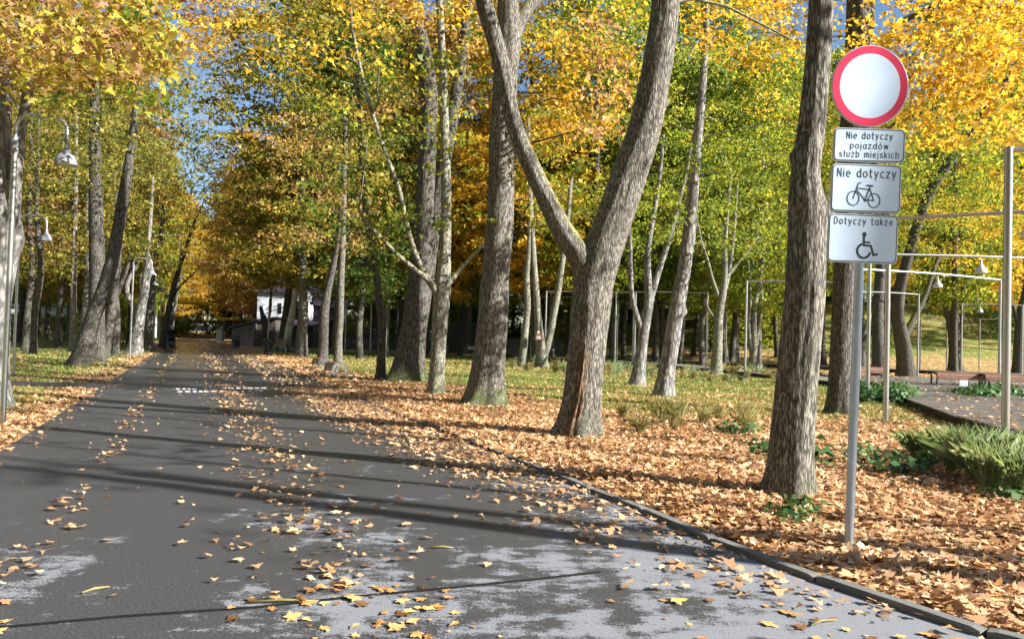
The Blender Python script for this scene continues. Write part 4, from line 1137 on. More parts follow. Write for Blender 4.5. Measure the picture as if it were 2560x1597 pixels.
b = MB(); slab(b, [(x, z + zc) for x, z in disc_pts(.229, .252)], -.0372, -.030); b.build('white_field', M_SWHITE, dsc)
b = MB(); ringslab(b, [(x, z + zc) for x, z in disc_pts(.284, .312)], [(x, z + zc) for x, z in disc_pts(.2295, .2525)], -.0368, -.030); b.build('red_ring', M_SRED, dsc)
b = MB()
for dz in (-.12, .12): b.box((0, .004, zc + dz), (.16, .05, .03))
b.build('clamp', M_GALV, sign)
for pi_, (px_, py_, w, h) in enumerate(((2164.5, 365.5, .545, .264), (2160.5, 472.5, .532, .376), (2156.5, 597.5, .532, .380))):
    z = along(py_, px_); xo = (.014, .002, -.008)[pi_]
    sh = lambda pts: [(x + xo, q_ + z) for x, q_ in pts]
    b = MB(); slab(b, sh(rrect(w, h, .035)), -.030, -.012); pl = b.build('text_plate', M_SGREY, sign, bevel=.004)
    b = MB(); slab(b, sh(rrect(w - .030, h - .030, .026)), -.0325, -.026); b.build('white_field', M_SWHITE, pl)
    b = MB(); ringslab(b, sh(rrect(w - .018, h - .018, .030)), sh(rrect(w - .029, h - .029, .0265)), -.0328, -.026); b.build('border', M_SINK, pl)
    b = MB(); b.box((0, .004, z), (.12, .05, .03)); b.build('clamp', M_GALV, pl)
    t_ = MB(); y0, y1 = -.0340, -.031
    if pi_ == 0:
        for tx_, zz_, cp_, wd_ in (('Nie dotyczy', .048, .052, .345), ('pojazdów', -.028, .048, .285), ('służb miejskich', -.096, .050, .445)):
            t_ = MB(); write(t_, tx_, xo, z + zz_, cp_, wd_, y0, y1); t_.build('lettering', M_SINK, pl)
    elif pi_ == 1:
        write(t_, 'Nie dotyczy', xo, z + .085, .066, .44, y0, y1); t_.build('lettering', M_SINK, pl)
        g = MB(); k = .00123; ox, oz = xo - .018, z
        def bp(zx, zy): return (ox + (zx - 485) * k, oz + (1008 - zy) * k - .052)
        for cx_, cy_ in ((422, 1032), (551, 1042)):
            c0 = bp(cx_, cy_); ringslab(g, circ(c0[0], c0[1], .049, .058, 32)[:-1], circ(c0[0], c0[1], .041, .050, 32)[:-1], y0, y1)
        lw = .009
        stroke(g, [bp(422, 1032), bp(446, 955), bp(452, 935), bp(466, 932)], lw, y0, y1)
        stroke(g, [bp(441, 966), bp(522, 974)], lw, y0, y1); stroke(g, [bp(440, 975), bp(495, 1040), bp(549, 1042), bp(521, 962)], lw, y0, y1)
        stroke(g, [bp(495, 1040), bp(524, 958)], lw, y0, y1); stroke(g, [bp(506, 948), bp(540, 950)], .013, y0, y1); stroke(g, [bp(493, 1036), bp(498, 1044)], .020, y0, y1)
        g.build('bicycle_pictogram', M_SINK, pl)
    else:
        write(t_, 'Dotyczy także', xo, z + .108, .052, .44, y0, y1); t_.build('lettering', M_SINK, pl)
        g = MB(); k = .00123; ox, oz = xo, z
        def wp(zx, zy): return (ox + (zx - 480) * k, oz + (1262 - zy) * k)
        c0 = wp(489, 1236); slab(g, circ(c0[0], c0[1], .016, .019, 18)[:-1], y0, y1)
        stroke(g, [wp(487, 1248), wp(487, 1304), wp(531, 1306), wp(548, 1364), wp(570, 1358)], .0165, y0, y1)
        stroke(g, [wp(489, 1283), wp(522, 1286)], .014, y0, y1)
        cc = wp(488, 1340); stroke(g, circ(cc[0], cc[1], .049, .054, 22, 108, 345), .0165, y0, y1)
        g.build('wheelchair_pictogram', M_SINK, pl)

# ------------------------------------------------------------------ bell lamps
BELL = [(.150, .010), (.165, .0), (.168, .025), (.155, .085), (.130, .135), (.095, .185), (.055, .235), (.034, .29), (.024, .36), (.021, .42)]
def bell(parent, p, s=1.0, mat=None):
    b = MB(); b.lathe([(r * s, z * s) for r, z in BELL], 20, p); o = b.build('lamp_shade', mat or M_BELL, parent, smooth='auto')
    d = MB(); d.lathe([(.0, -.004), (.10 * s, -.004), (.13 * s, .004), (.13 * s, .02)], 16, (p[0], p[1], p[2] + .002)); d.build('diffuser', M_GLASS, o, smooth=True)
    return o
def street_lamp(label, x, y, top=4.93, group=None, ang=0.25, s=1.0):
    root = thing('street_lamp', label, 'street lamp', (x, y, float(terrain(x, y))), ang, group)
    b = MB(); b.tube([(0, 0, -.1), (0, 0, top - .62)], .040, 14); b.lathe([(.085, 0), (.085, .014), (.05, .022)], 14, (0, 0, .0)); b.build('pole', M_STEEL, root, smooth='auto')
    a = MB(); a.tube([(0, 0, top - .62), (0, 0, top - .36)], .047, 14); a.build('sleeve', M_BELL, root, smooth='auto')
    pts = [(0, 0, top - .40), (0, 0, top - .24)] + [(.22 - .22 * cos(radians(t)), 0, top - .22 + .22 * sin(radians(t))) for t in (20, 45, 70, 90)] + [(.60, 0, top - .03)] + [(.60 + .20 * sin(radians(t)), 0, top - .23 + .20 * cos(radians(t))) for t in (20, 45, 70, 90)] + [(.80, 0, top - .36)]
    MB().tube(pts, .034, 12).build('arm', M_STEEL, root, smooth='auto')
    bell(root, (.80, 0, top - .77))
    return root
l1 = ground_at(7, 1061); l2 = ground_at(33, 941)
street_lamp('tall curved street lamp at the picture edge on the leafy verge', l1.x, l1.y, group='street lamps left of the road', ang=.05)
street_lamp('curved street lamp beyond the side path, second from the camera', l2.x, l2.y, group='street lamps left of the road', ang=.05)
ordn = ['third', 'fourth', 'fifth', 'sixth', 'seventh', 'eighth', 'ninth', 'tenth']
for i, Yl in enumerate((36.5, 45.5, 54.5, 63.5, 74, 86, 99, 114)):
    street_lamp('curved street lamp, %s of the row along the left roadside' % ordn[i], float(left_x(Yl)) - .85 + (.25 if i == 0 else 0), Yl, group='street lamps left of the road', ang=.38)

def lamp_frame(label, p1, p2, lamp=None, h=4.38, r=.05, sag=.05, back=None):
    p1 = Vector((p1[0], p1[1], float(terrain(*p1)))); p2 = Vector((p2[0], p2[1], float(terrain(*p2))))
    root = thing('lamp_frame', label, 'lamp frame', p1, group='square steel lamp frames among the boardwalks')
    d = p2 - p1
    for e, q_ in ((0, Vector((0, 0, 0))), (1, d)):
        b = MB(); b.tube([q_ + Vector((0, 0, -.1)), q_ + Vector((0, 0, h))], r, 14); b.lathe([(r * 2.1, .0), (r * 2.1, .015), (r * 1.3, .02)], 14, tuple(q_)); b.build('post', M_STEEL, root, smooth='auto')
    n = 8; pts = [d * (k / n) + Vector((0, 0, h - r * .8 + sag * sin(pi * k / n))) for k in range(n + 1)]
    MB().tube(pts, r * .68, 10).build('beam', M_STEEL, root, smooth='auto')
    if lamp is not None:
        p = d * lamp + Vector((0, 0, h - r * .8 + sag * sin(pi * lamp)))
        bell(root, (p.x, p.y, p.z - .50), 1.0, M_GLASS if lamp > 0 else None)
    return root
def gx(px, Y): return (px - 1280) / 1900 * Y
lamp_frame('tall square lamp frame whose near post stands in ornamental grass', (gx(2517, 10.5), 10.5), (12.2, 9.2), .5, r=.053)
lamp_frame('square lamp frame whose post stands just right of the sign pole', (gx(2218, 16.3), 16.3), (12.6, 14.2), .51, r=.056)
lamp_frame('square lamp frame with bell over the boardwalk, third from the camera', (gx(2172, 22.5), 22.5), (18.0, 22.9), .46, r=.052)
lamp_frame('square lamp frame with white bell spanning beside the notice board', (gx(2151, 27), 27.0), (gx(2500, 29.4), 29.4), .53, r=.052)
lamp_frame('square lamp frame left of the sign side maple with hanging bell', (gx(1865, 33.8), 33.8), (14.5, 33.0), .45, r=.052)
lamp_frame('square lamp frame behind the smooth leaning hornbeam', (gx(1768, 42), 42.0), (6.0, 44.0), .6, r=.05)
lamp_frame('square lamp frame between forked maple and hornbeam', (gx(1588, 44), 44.0), (2.0, 45.0), .5, r=.05)
lamp_frame('small far lamp frame right of the forked maple trunk', (gx(1544, 54), 54.0), (8.7, 54.5), .8, r=.05)
lamp_frame('square lamp frame in front of the bending black trunk', (gx(2296, 38.6), 38.6), (17.0, 38.2), .75, r=.05)
lamp_frame('far lamp frame at the foot of the green slope, left one', (gx(2302, 58), 58.0), (gx(2368, 58), 58.0), None, h=3.9, r=.05)
lamp_frame('far lamp frame at the foot of the green slope, right one', (gx(2450, 55), 55.0), (gx(2580, 54), 54.0), .8, h=3.9, r=.05)
lamp_frame('lamp frame behind the boardwalk benches with hanging bell', (gx(2405, 46), 46.0), (30.5, 45.4), .3, r=.05)
lamp_frame('far lamp frame standing before the house fence', (gx(752, 64), 64.0), (gx(672, 65), 65.0), None, r=.05)
lamp_frame('far lamp frame beside the thin crooked trunk', (gx(928, 64), 64.0), (gx(865, 65), 65.0), None, r=.05)
lamp_frame('lamp frame behind the pale trunk that carries a box', (gx(1432, 50), 50.0), (gx(1330, 52), 52.0), .3, r=.05)
lamp_frame('lamp frame behind the straight tall maple with hanging bell', (gx(1225, 55), 55.0), (gx(1318, 55), 55.0), .85, r=.05)
street_lamp('curved street lamp in the middle wood right of the pale hornbeam', gx(1816, 50), 50, group='street lamps among the boardwalks', ang=0.0)

# ------------------------------------------------------------------ boardwalks
DZ = .26
def board_run(name, label, left, width, step=.15, single=True, far=False):
    ps = [Vector((x, y, 0)) for x, y in left]
    root = thing(name, label, 'boardwalk', (ps[0].x, ps[0].y, 0))
    o0 = ps[0].copy()
    me = None; joined = MB()
    bmm = bmesh.new(); bmesh.ops.create_cube(bmm, size=1.0)
    me = bpy.data.meshes.new('plank'); bmm.to_mesh(me); bmm.free(); me.materials.append(M_DECKW)
    fas = MB()
    acc = []
    for a, b_ in zip(ps, ps[1:]):
        n = max(1, int(round((b_ - a).length / step)))
        for k in range(n): acc.append(a.lerp(b_, (k + .5) / n))
    for i, p in enumerate(acc):
        t = (acc[min(i + 2, len(acc) - 1)] - acc[max(i - 2, 0)]).normalized()
        nrm = Vector((t.y, -t.x, 0))
        c = p + nrm * width / 2 - o0
        zz = DZ + (rnd.uniform(-.004, .004))
        w_ = step - .022
        if single:
            o = bpy.data.objects.new('plank', me); link(o, root)
            o.location = (c.x, c.y, zz - .015); o.scale = (width + rnd.uniform(-.02, .02), w_, .032); o.rotation_euler = (0, 0, atan2(nrm.y, nrm.x))
        else:
            joined.box((c.x, c.y, zz - .015), (width, w_, .032), 0, Matrix.Rotation(atan2(nrm.y, nrm.x), 3, 'Z'))
    if not single:
        o = joined.build('planks', M_DECKW, root); tag(o, kind='stuff')
    for side, off in (('near', .05), ('far', width - .05)):
        f = MB()
        for i in range(len(ps) - 1):
            t = (ps[i + 1] - ps[i]).normalized(); nrm = Vector((t.y, -t.x, 0))
            f.bar(ps[i] + nrm * off - o0 + Vector((0, 0, DZ - .125)), ps[i + 1] + nrm * off - o0 + Vector((0, 0, DZ - .125)), .04, .18)
        f.build('fascia', M_DECKF, root)
    sp = MB()
    for i in range(0, len(acc), max(1, int(1.4 / step))):
        t = (acc[min(i + 2, len(acc) - 1)] - acc[max(i - 2, 0)]).normalized(); nrm = Vector((t.y, -t.x, 0))
        for off in (.3, width - .3):
            c = acc[i] + nrm * off - o0; sp.box((c.x, c.y, .06), (.1, .1, .24))
    sp.build('support_posts', M_DECKF, root)
    return root
board_run('boardwalk', 'raised brown boardwalk strewn with leaves behind the ornamental grass', [(8.25, 10.5), (8.58, 12.8), (9.15, 15.7), (10.65, 20.4), (12.7, 25.2)], 3.3)
board_run('boardwalk_platform', 'wide wooden boardwalk platform with benches on it', [(12.75, 25.35), (13.2, 27.0), (14.5, 31.0), (15.0, 37.0)], 15.0, step=.16)
board_run('boardwalk', 'long dark boardwalk edging the lawn between the hornbeams', [(12.75, 27.2), (11.6, 35.6), (10.4, 41), (8.4, 45.8), (6.1, 49.8), (3.8, 52.8), (-.65, 62.5)], 2.2, step=.2, single=False)
board_run('boardwalk', 'far narrow boardwalk below the green slope', [(36, 42), (30, 46), (22, 51), (14, 54), (8, 58.5)], -2.2 + 4.4, step=.2, single=False)

# ------------------------------------------------------------------ benches
def bench(label, x, y, rotz, z=0.0, length=1.8, wood=None, metal=None, back=False, group='park benches'):
    """seat long axis = local x, front = local -y; slats bend over the front edge"""
    root = thing('park_bench', label, 'bench', (x, y, z), rotz, group)
    wood = wood or M_BENCHL; metal = metal or M_BENCHM
    prof = [(.22, .47), (.14, .475), (.06, .475), (-.02, .47), (-.10, .465), (-.17, .445), (-.215, .395), (-.235, .325), (-.24, .25)]
    if back: prof = [(.30, .95), (.285, .87), (.265, .79), (.245, .71), (.225, .63), (.20, .55)] + prof[1:6]
    for i, (py_, pz) in enumerate(prof):
        a = prof[max(i - 1, 0)]; c = prof[min(i + 1, len(prof) - 1)]
        ang = atan2(c[1] - a[1], c[0] - a[0])
        s = MB(); s.box((0, py_, pz), (length, .066, .026), 0, Matrix.Rotation(ang, 3, 'X')); s.build('slat', wood, root, bevel=.004)
    for e in (-1, 1):
        f = MB(); xx = e * (length / 2 + .02)
        pts = [(xx, q_[0], q_[1] - .03) for q_ in prof] + ([(xx, -.22, .2), (xx, -.20, .0)] if not back else [(xx, -.20, .35), (xx, -.16, .0)])
        for a, c in zip(pts, pts[1:]): f.bar(a, c, .035, .07)
        f.bar((xx, .20, .45), (xx, .22, .0), .035, .07)
        f.box((xx, .0, .012), (.06, .55, .024))
        f.build('end_frame', metal, root)
    return root
b1 = ground_at(818, 941); b2 = ground_at(783, 926)
rr = atan2(RD.y, RD.x)
bench('nearer slatted bench beside the road on a concrete slab', b1.x + .15, b1.y + .6, rr + pi, .02, 1.7)
bench('farther slatted bench beside the road on a concrete slab', b2.x + .1, b2.y + .9, rr + pi, .02, 1.7)
bench('slatted bench with high back behind the black litter bin', gx(695, 56), 56, rr + pi + .3, .02, 1.8, back=True)
bench('red brown bench at the left end of the boardwalk platform', gx(2166, 34), 34, .06, DZ, 1.7, M_BENCHW, M_BENCHD, back=False)
bench('brown bench with dark frame behind the white notice', gx(2402, 29.3), 29.3, -.04, DZ, 1.9, M_BENCHW, M_BENCHD)
bench('brown bench with dark frame at the right end of the platform', gx(2525, 28.8), 28.8, -.08, DZ, 1.9, M_BENCHW, M_BENCHD)
m = MB()
for cpt in (b1, b2):
    c = Vector((cpt.x + .25, cpt.y + .75, .0)); m = MB(); m.box((c.x, c.y, .012), (2.6, 1.5, .06), 0, Matrix.Rotation(rr, 3, 'Z')); o = m.build('paving_slab', M_CONC, bevel=.01); tag(o, kind='structure')

# litter bins
def litter_bin(label, x, y, s=1.0):
    root = thing('litter_bin', label, 'litter bin', (x, y, float(terrain(x, y))), 0.4, 'black litter bins')
    MB().lathe([(.25 * s, 0), (.27 * s, .02), (.28 * s, .6 * s), (.30 * s, .62 * s), (.30 * s, .66 * s), (.28 * s, .67 * s)], 20).build('drum', M_BLACK, root, smooth='auto')
    b = MB()
    for k in range(4):
        a = k * pi / 2; b.box((.25 * s * cos(a), .25 * s * sin(a), .77 * s), (.05, .05, .22 * s))
    b.build('hood_supports', M_BLACK, root)
    MB().lathe([(.30 * s, .86 * s), (.30 * s, .89 * s), (.27 * s, .96 * s), (.18 * s, 1.0 * s), (.02, 1.01 * s)], 20).build('hood', M_BLACK, root, smooth='auto')
    MB().lathe([(.302 * s, .14 * s), (.302 * s, .17 * s)], 20).build('band', M_BENCHM, root, smooth=True)
    return root
litter_bin('large black litter bin on the grass edge by the birch', gx(671, 49), 49)
litter_bin('black litter bin in front of the grey shed', gx(593, 70), 70, 1.05)
litter_bin('black litter bin at the foot of the thick dark trunk', gx(1152, 63), 63, 1.0)

# notices
def notice(label, x, y, z0, w, h, zc, lines=4):
    root = thing('notice_board', label, 'notice', (x, y, z0), .1)
    MB().box((0, .02, zc / 2), (.05, .04, zc)).build('stake', M_TIMBER, root)
    p = MB().box((0, 0, zc), (w, .012, h)).build('panel', M_NOTICE, root)
    l_ = MB()
    for k in range(lines): l_.box((0, -.0075, zc + h * (.32 - .64 * k / max(1, lines - 1))), (w * (.82 if k else .6), .002, h * .07))
    l_.build('print', M_SINK, p)
notice('small white notice on a wooden stake before the platform bench', gx(2411, 24.3), 24.3, 0.0, .28, .19, .55)
notice('tiny white notice on a stake far behind the tall maple', gx(1183, 60), 60, 0.0, .26, .3, .7, 2)
nb = at(1346, 842, 40.55)
root = thing('nest_box', 'small orange box with white tag on the forked pale trunk', 'box', nb)
MB().box((0, 0, 0), (.30, .16, .30)).build('body', M_NEST, root, bevel=.008)
MB().box((0, -.085, .0), (.20, .01, .18)).build('front_card', M_NOTICE, root)
MB().box((0, -.03, .17), (.34, .24, .03)).build('lid', M_NEST, root)
MB().box((0, .02, .25), (.10, .02, .14)).build('tag', M_NOTICE, root)

# ------------------------------------------------------------------ house, sheds, fences, kiosk behind the lawn
def quad_roof(mb, x0, x1, y0, y1, ze, apex, over=.35):
    vs = [(x0 - over, y0 - over, ze), (x1 + over, y0 - over, ze), (x1 + over, y1 + over, ze), (x0 - over, y1 + over, ze)] + apex
    if len(apex) == 1: fs = [(0, 1, 4), (1, 2, 4), (2, 3, 4), (3, 0, 4), (3, 2, 1, 0)]
    else: fs = [(0, 1, 5, 4), (1, 2, 5), (2, 3, 4, 5), (3, 0, 4), (3, 2, 1, 0)]
    mb.add(vs, fs)
HY = 80.0
hx = lambda px: gx(px, HY)
house = thing('house', 'white rendered house with dark plum roof behind the fence', 'house', (hx(680), HY, 0))
H0_ = hx(680)
def hp(px): return hx(px) - H0_
m = MB(); m.box(((hp(642) + hp(732)) / 2, 2.5, 2.85), (hp(732) - hp(642), 5, 5.7)); m.build('wall', M_WHITEW, house)
m = MB(); quad_roof(m, hp(642), hp(732), 0, 5, 5.7, [(hp(686), 2.5, 7.55)]); m.build('roof', M_ROOF, house)
rfo = house.children[-1]
m = MB(); m.box((hp(708), 2.6, 7.2), (.6, .6, 1.1)); m.box((hp(708), 2.6, 7.8), (.75, .75, .12)); m.build('chimney', M_ROOF, rfo)
w_ = MB().box((hp(699), -.02, 4.0), (.34, .06, 1.1)).build('window', M_WDARK, house)
w_ = MB().box((hp(664), -.02, 3.0), (.25, .06, .4)).build('window', M_WDARK, house)
# gabled wing with the arched window
gx0, gx1 = hp(733), hp(832)
m = MB(); m.box(((gx0 + gx1) / 2, 2.6, 2.4), (gx1 - gx0, 5.0, 4.8)); m.build('wall', M_ROOF, house)
m = MB(); ax = hp(757)
m.add([(gx0 - .3, -.3, 4.7), (ax, -.3, 6.9), (gx1 + .3, -.3, 4.2), (gx0 - .3, 5.3, 4.7), (ax, 5.3, 6.9), (gx1 + .3, 5.3, 4.2)], [(0, 1, 4, 3), (1, 2, 5, 4), (0, 2, 1), (3, 4, 5), (0, 3, 5, 2)]); m.build('roof', M_ROOF, house)
m = MB(); m.add([(gx0, -.32, 4.8), (hp(780), -.32, 4.8), (hp(780), -.32, 5.4), (ax, -.32, 6.45), (gx0, -.32, 5.6), (gx0, -.1, 4.8), (hp(780), -.1, 4.8), (hp(780), -.1, 5.4), (ax, -.1, 6.45), (gx0, -.1, 5.6)], [(0, 1, 2, 3, 4), (0, 5, 6, 1), (1, 6, 7, 2), (2, 7, 8, 3), (3, 8, 9, 4), (4, 9, 5, 0)]); m.build('gable', M_WHITEW, house)
m = MB(); m.box((hp(779), -.2, 4.0), (.35, .2, 2.4)); m.build('corner_board', M_WHITEW, house)
aw = [(hp(750) + x, z) for x, z in ([(-.0, 3.1), (1.0, 3.1), (1.0, 4.6)] + [(.5 + .5 * cos(radians(t)), 4.6 + .45 * sin(radians(t))) for t in range(20, 180, 20)] + [(0, 4.6)])]
m = MB(); slab(m, aw, -.40, -.30); wn_ = m.build('window', M_WDARK, house)
fr_ = MB(); stroke(fr_, aw, .12, -.43, -.33, True); fr_.bar((hp(750) + .5, -.41, 3.1), (hp(750) + .5, -.41, 5.0), .05); fr_.bar((hp(750), -.41, 4.1), (hp(750) + 1.0, -.41, 4.1), .05); fr_.build('frame', M_FRAME, wn_)
m = MB(); m.add([(gx0 - .2, -1.6, 2.3), (gx1 + .2, -1.6, 2.3), (gx1 + .2, .1, 3.0), (gx0 - .2, .1, 3.0), (gx0 - .2, -1.6, 2.2), (gx1 + .2, -1.6, 2.2), (gx1 + .2, .1, 2.9), (gx0 - .2, .1, 2.9)], [(0, 1, 2, 3), (7, 6, 5, 4), (0, 4, 5, 1), (1, 5, 6, 2), (2, 6, 7, 3), (3, 7, 4, 0)]); m.build('porch_roof', M_ROOF, house)
for k in range(4): MB().box((gx0 + .2 + k * (gx1 - gx0 - .4) / 3, -1.4, 1.1), (.14, .14, 2.2)).build('porch_post', M_TIMBER, house)
for k in range(2):
    w_ = MB().box((gx0 + 1.0 + k * 1.6, .06, 1.5), (.9, .08, 1.3)).build('window', M_WDARK, house)
    f_ = MB(); f_.bar((gx0 + .55 + k * 1.6, .0, .86), (gx0 + 1.45 + k * 1.6, .0, .86), .08); f_.bar((gx0 + 1.0 + k * 1.6, .0, .86), (gx0 + 1.0 + k * 1.6, .0, 2.14), .05); f_.build('frame', M_FRAME, w_)
m = MB(); m.box((hp(842), 1.5, 3.9), (.75, 2.5, 2.2)); m.build('dormer', M_WHITEW, house)

def pitched_shed(name, label, px0, px1, Y, d, z_left, z_right, wallm, cat='shed', over=.35, wallz=None):
    x0, x1 = gx(px0, Y), gx(px1, Y); c = (x0 + x1) / 2
    root = thing(name, label, cat, (c, Y, 0))
    a, b_ = x0 - c, x1 - c
    # boards, each its own
    n = max(4, int((b_ - a) / .22)); hb = lambda x: z_left + (z_right - z_left) * (x - a) / (b_ - a)
    for k in range(n):
        xm = a + (k + .5) * (b_ - a) / n; h = hb(xm) - .06
        MB().box((xm, rnd.uniform(-.01, .01), h / 2), ((b_ - a) / n - .02, .04, h)).build('board', wallm, root)
    m = MB(); m.add([(a + .02, .03, 0), (b_ - .02, .03, 0), (b_ - .02, d, 0), (a + .02, d, 0), (a + .02, .03, z_left - .07), (b_ - .02, .03, z_right - .07), (b_ - .02, d, z_right - .07), (a + .02, d, z_left - .07)], [(0, 1, 5, 4), (1, 2, 6, 5), (2, 3, 7, 6), (3, 0, 4, 7)]); m.build('wall', M_TIMBER, root)
    m = MB(); t = .12
    P = [(a - over, -over, z_left), (b_ + over, -over, z_right), (b_ + over, d + over, z_right), (a - over, d + over, z_left)]
    m.add([(x, y, z - .03) for x, y, z in P] + [(x, y, z + t) for x, y, z in P], [(3, 2, 1, 0), (4, 5, 6, 7), (0, 1, 5, 4), (1, 2, 6, 5), (2, 3, 7, 6), (3, 0, 4, 7)]); m.build('roof', M_ROOF, root)
    return root
pitched_shed('shed', 'low dark shed with rising lean-to roof left of the house', 581, 636, 76, 3.0, 1.75, 2.55, M_TIMBERG)
pitched_shed('carport', 'dark flat roofed lean-to in front of the white house wall', 640, 690, 77, 2.5, 2.55, 2.95, M_TIMBER)
pitched_shed('kiosk', 'small cabin with dark roof and pale window behind the lawn', 1052, 1084, 78, 2.5, 2.55, 2.6, M_GREYF if False else M_TIMBER, 'kiosk')
kx = gx(1068, 78)
kk = [o for o in bpy.data.objects if o.name.startswith('kiosk')][0]
w_ = MB().box((0.1, -.05, 1.6), (.95, .06, .8)).build('window', M_WDARK, kk)
f_ = MB(); stroke(f_, [(-.4, 1.18), (.6, 1.18), (.6, 2.02), (-.4, 2.02)], .09, -.10, -.03, True); f_.build('frame', M_FRAME, w_)
# open shelter with a car under it
sh = thing('shelter', 'open shelter with sloping dark roof right of the house', 'shelter', (gx(880, 79), 79, 0))
for xx in (-2.0, 0, 1.9):
    for yy in (.0, 3.0): MB().box((xx, yy, 1.0), (.14, .14, 2.0)).build('post', M_TIMBER, sh)
m = MB(); P = [(-2.4, -.4, 3.0), (2.2, -.4, 1.9), (2.2, 3.5, 1.9), (-2.4, 3.5, 3.0)]
m.add(P + [(x, y, z + .14) for x, y, z in P], [(3, 2, 1, 0), (4, 5, 6, 7), (0, 1, 5, 4), (1, 2, 6, 5), (2, 3, 7, 6), (3, 0, 4, 7)]); m.build('roof', M_ROOF, sh)
def car(label, x, y, rz):
    root = thing('parked_car', label, 'car', (x, y, 0), rz)
    sec = [(-2.1, .45, .62, .78), (-2.0, .32, .80, .84), (-1.2, .26, .92, .88), (-.9, .26, .98, .88), (.0, .26, .95, .9), (1.2, .26, .92, .88), (1.9, .32, .85, .84), (2.1, .45, .70, .78)]
    m = MB(); vs = []; fs = []
    for x_, zb, zt, hw in sec: vs += [(x_, -hw, zb), (x_, -hw, (zb + zt) / 2 + .05), (x_, -hw * .93, zt), (x_, hw * .93, zt), (x_, hw, (zb + zt) / 2 + .05), (x_, hw, zb)]
    for i in range(len(sec) - 1):
        for k in range(6): fs.append((i * 6 + k, i * 6 + (k + 1) % 6, (i + 1) * 6 + (k + 1) % 6, (i + 1) * 6 + k))
    fs += [(5, 4, 3, 2, 1, 0), tuple((len(sec) - 1) * 6 + k for k in range(6))]
    m.add(vs, fs); m.build('body', M_CAR, root, smooth='auto', bevel=.03)
    m = MB(); m.add([(-1.25, -.80, .93), (1.1, -.80, .93), (.55, -.64, 1.46), (-.8, -.64, 1.46), (-1.25, .80, .93), (1.1, .80, .93), (.55, .64, 1.46), (-.8, .64, 1.46)], [(0, 1, 2, 3), (7, 6, 5, 4), (0, 4, 5, 1), (1, 5, 6, 2), (2, 6, 7, 3), (3, 7, 4, 0)]); g_ = m.build('cabin_glass', M_WDARK, root, bevel=.04)
    MB().box((-.12, 0, 1.47), (1.3, 1.24, .04)).build('roof_panel', M_CAR, root, bevel=.015)
    for sx_ in (-1.3, 1.3):
        for sy_ in (-.8, .8):
            w = MB().tube([(sx_, sy_ - .1, .31), (sx_, sy_ + .1, .31)], .31, 16).build('wheel', M_TYRE, root, smooth='auto')
            MB().tube([(sx_, sy_ - .11, .31), (sx_, sy_ + .11, .31)], .18, 12).build('rim', M_CAR, w, smooth='auto')
    for sy_ in (-.6, .6): MB().box((2.06, sy_, .66), (.08, .3, .12)).build('headlight', M_FRAME, root, bevel=.02)
    return root
car('silver blue car parked under the sloping shelter roof', gx(915, 81.5), 81.2, .1)

def picket_fence(label, a, b_, h, mat, gap=.13, w=.09, cat='fence'):
    a = Vector((a[0], a[1], 0)); b_ = Vector((b_[0], b_[1], 0)); d = b_ - a; L = d.length
    root = thing('wooden_fence', label, cat, a, atan2(d.y, d.x))
    pk = MB(); n = int(L / gap)
    for k in range(n): pk.box(((k + .5) * gap, -.03, h / 2 + rnd.uniform(-.02, .02)), (w, .025, h))
    o = pk.build('pickets', mat, root); tag(o, kind='stuff')
    for z in (.3, h - .3): MB().box((L / 2, .01, z), (L, .05, .09)).build('rail', mat, root)
    k = 0.0
    while k <= L:
        MB().box((k, .05, h / 2 + .05), (.12, .12, h + .1)).build('post', mat, root); k += 2.6
    return root
picket_fence('dark picket fence in front of the house and shelter', (gx(640, 73.5), 73.5), (gx(1010, 72), 72), 1.65, M_TIMBER)
picket_fence('tall dark board fence behind the broad maple and lawn', (gx(1085, 76), 76), (gx(1265, 75), 75), 2.7, M_TIMBER, .15, .14)
picket_fence('grey picket fence behind the pale trunk with the box', (gx(1255, 70), 70), (gx(1430, 69), 69), 1.5, M_TIMBERG, .13, .11)
picket_fence('low dark picket fence beyond the middle lawn', (gx(1010, 71), 71), (gx(1150, 71), 71), 1.0, M_TIMBER)

# yellow pipe bridge over the road
pY = 108
pp = [at(px_, py_, pY) for px_, py_ in ((380, 752), (447, 756), (490, 757), (517, 758), (529, 760), (536, 766), (538, 773), (537, 781), (538, 788), (543, 794), (552, 797), (562, 798))]
root = thing('gas_pipe', 'yellow overhead gas pipe crossing high above the far road end', 'pipe', (pp[0].x, pp[0].y, 0))
P_, R_2 = resample([p - root.location for p in pp], [.26] * len(pp), .5)
MB().tube(P_, .26, 12).build('pipe', M_YELLOW, root, smooth='auto')
p2 = [at(px_, py_, pY) - root.location for px_, py_ in ((562, 798), (600, 797), (640, 797))]
MB().tube(p2, .20, 10).build('low_pipe', M_YELLOW, root, smooth='auto')
for px_ in (400, 560):
    t0 = at(px_, 800 if px_ > 500 else 757, pY) - root.location
    MB().tube([(t0.x, t0.y, 0), (t0.x, t0.y, t0.z)], .12, 8).build('support', M_BENCHM, root, smooth='auto')
# white panel and dark cabinet at the pipe foot
root = thing('transformer_cabinet', 'white panelled cabinet at the foot of the yellow pipe', 'cabinet', (gx(551, 100), 100, 0))
MB().box((0, 0, .8), (.7, .6, 1.6)).build('body', M_WHITEW, root, bevel=.02); MB().box((0, -.31, .85), (.5, .02, 1.3)).build('door', M_PALE, root); MB().box((0, 0, 1.63), (.85, .75, .07)).build('lid', M_GREYF, root)
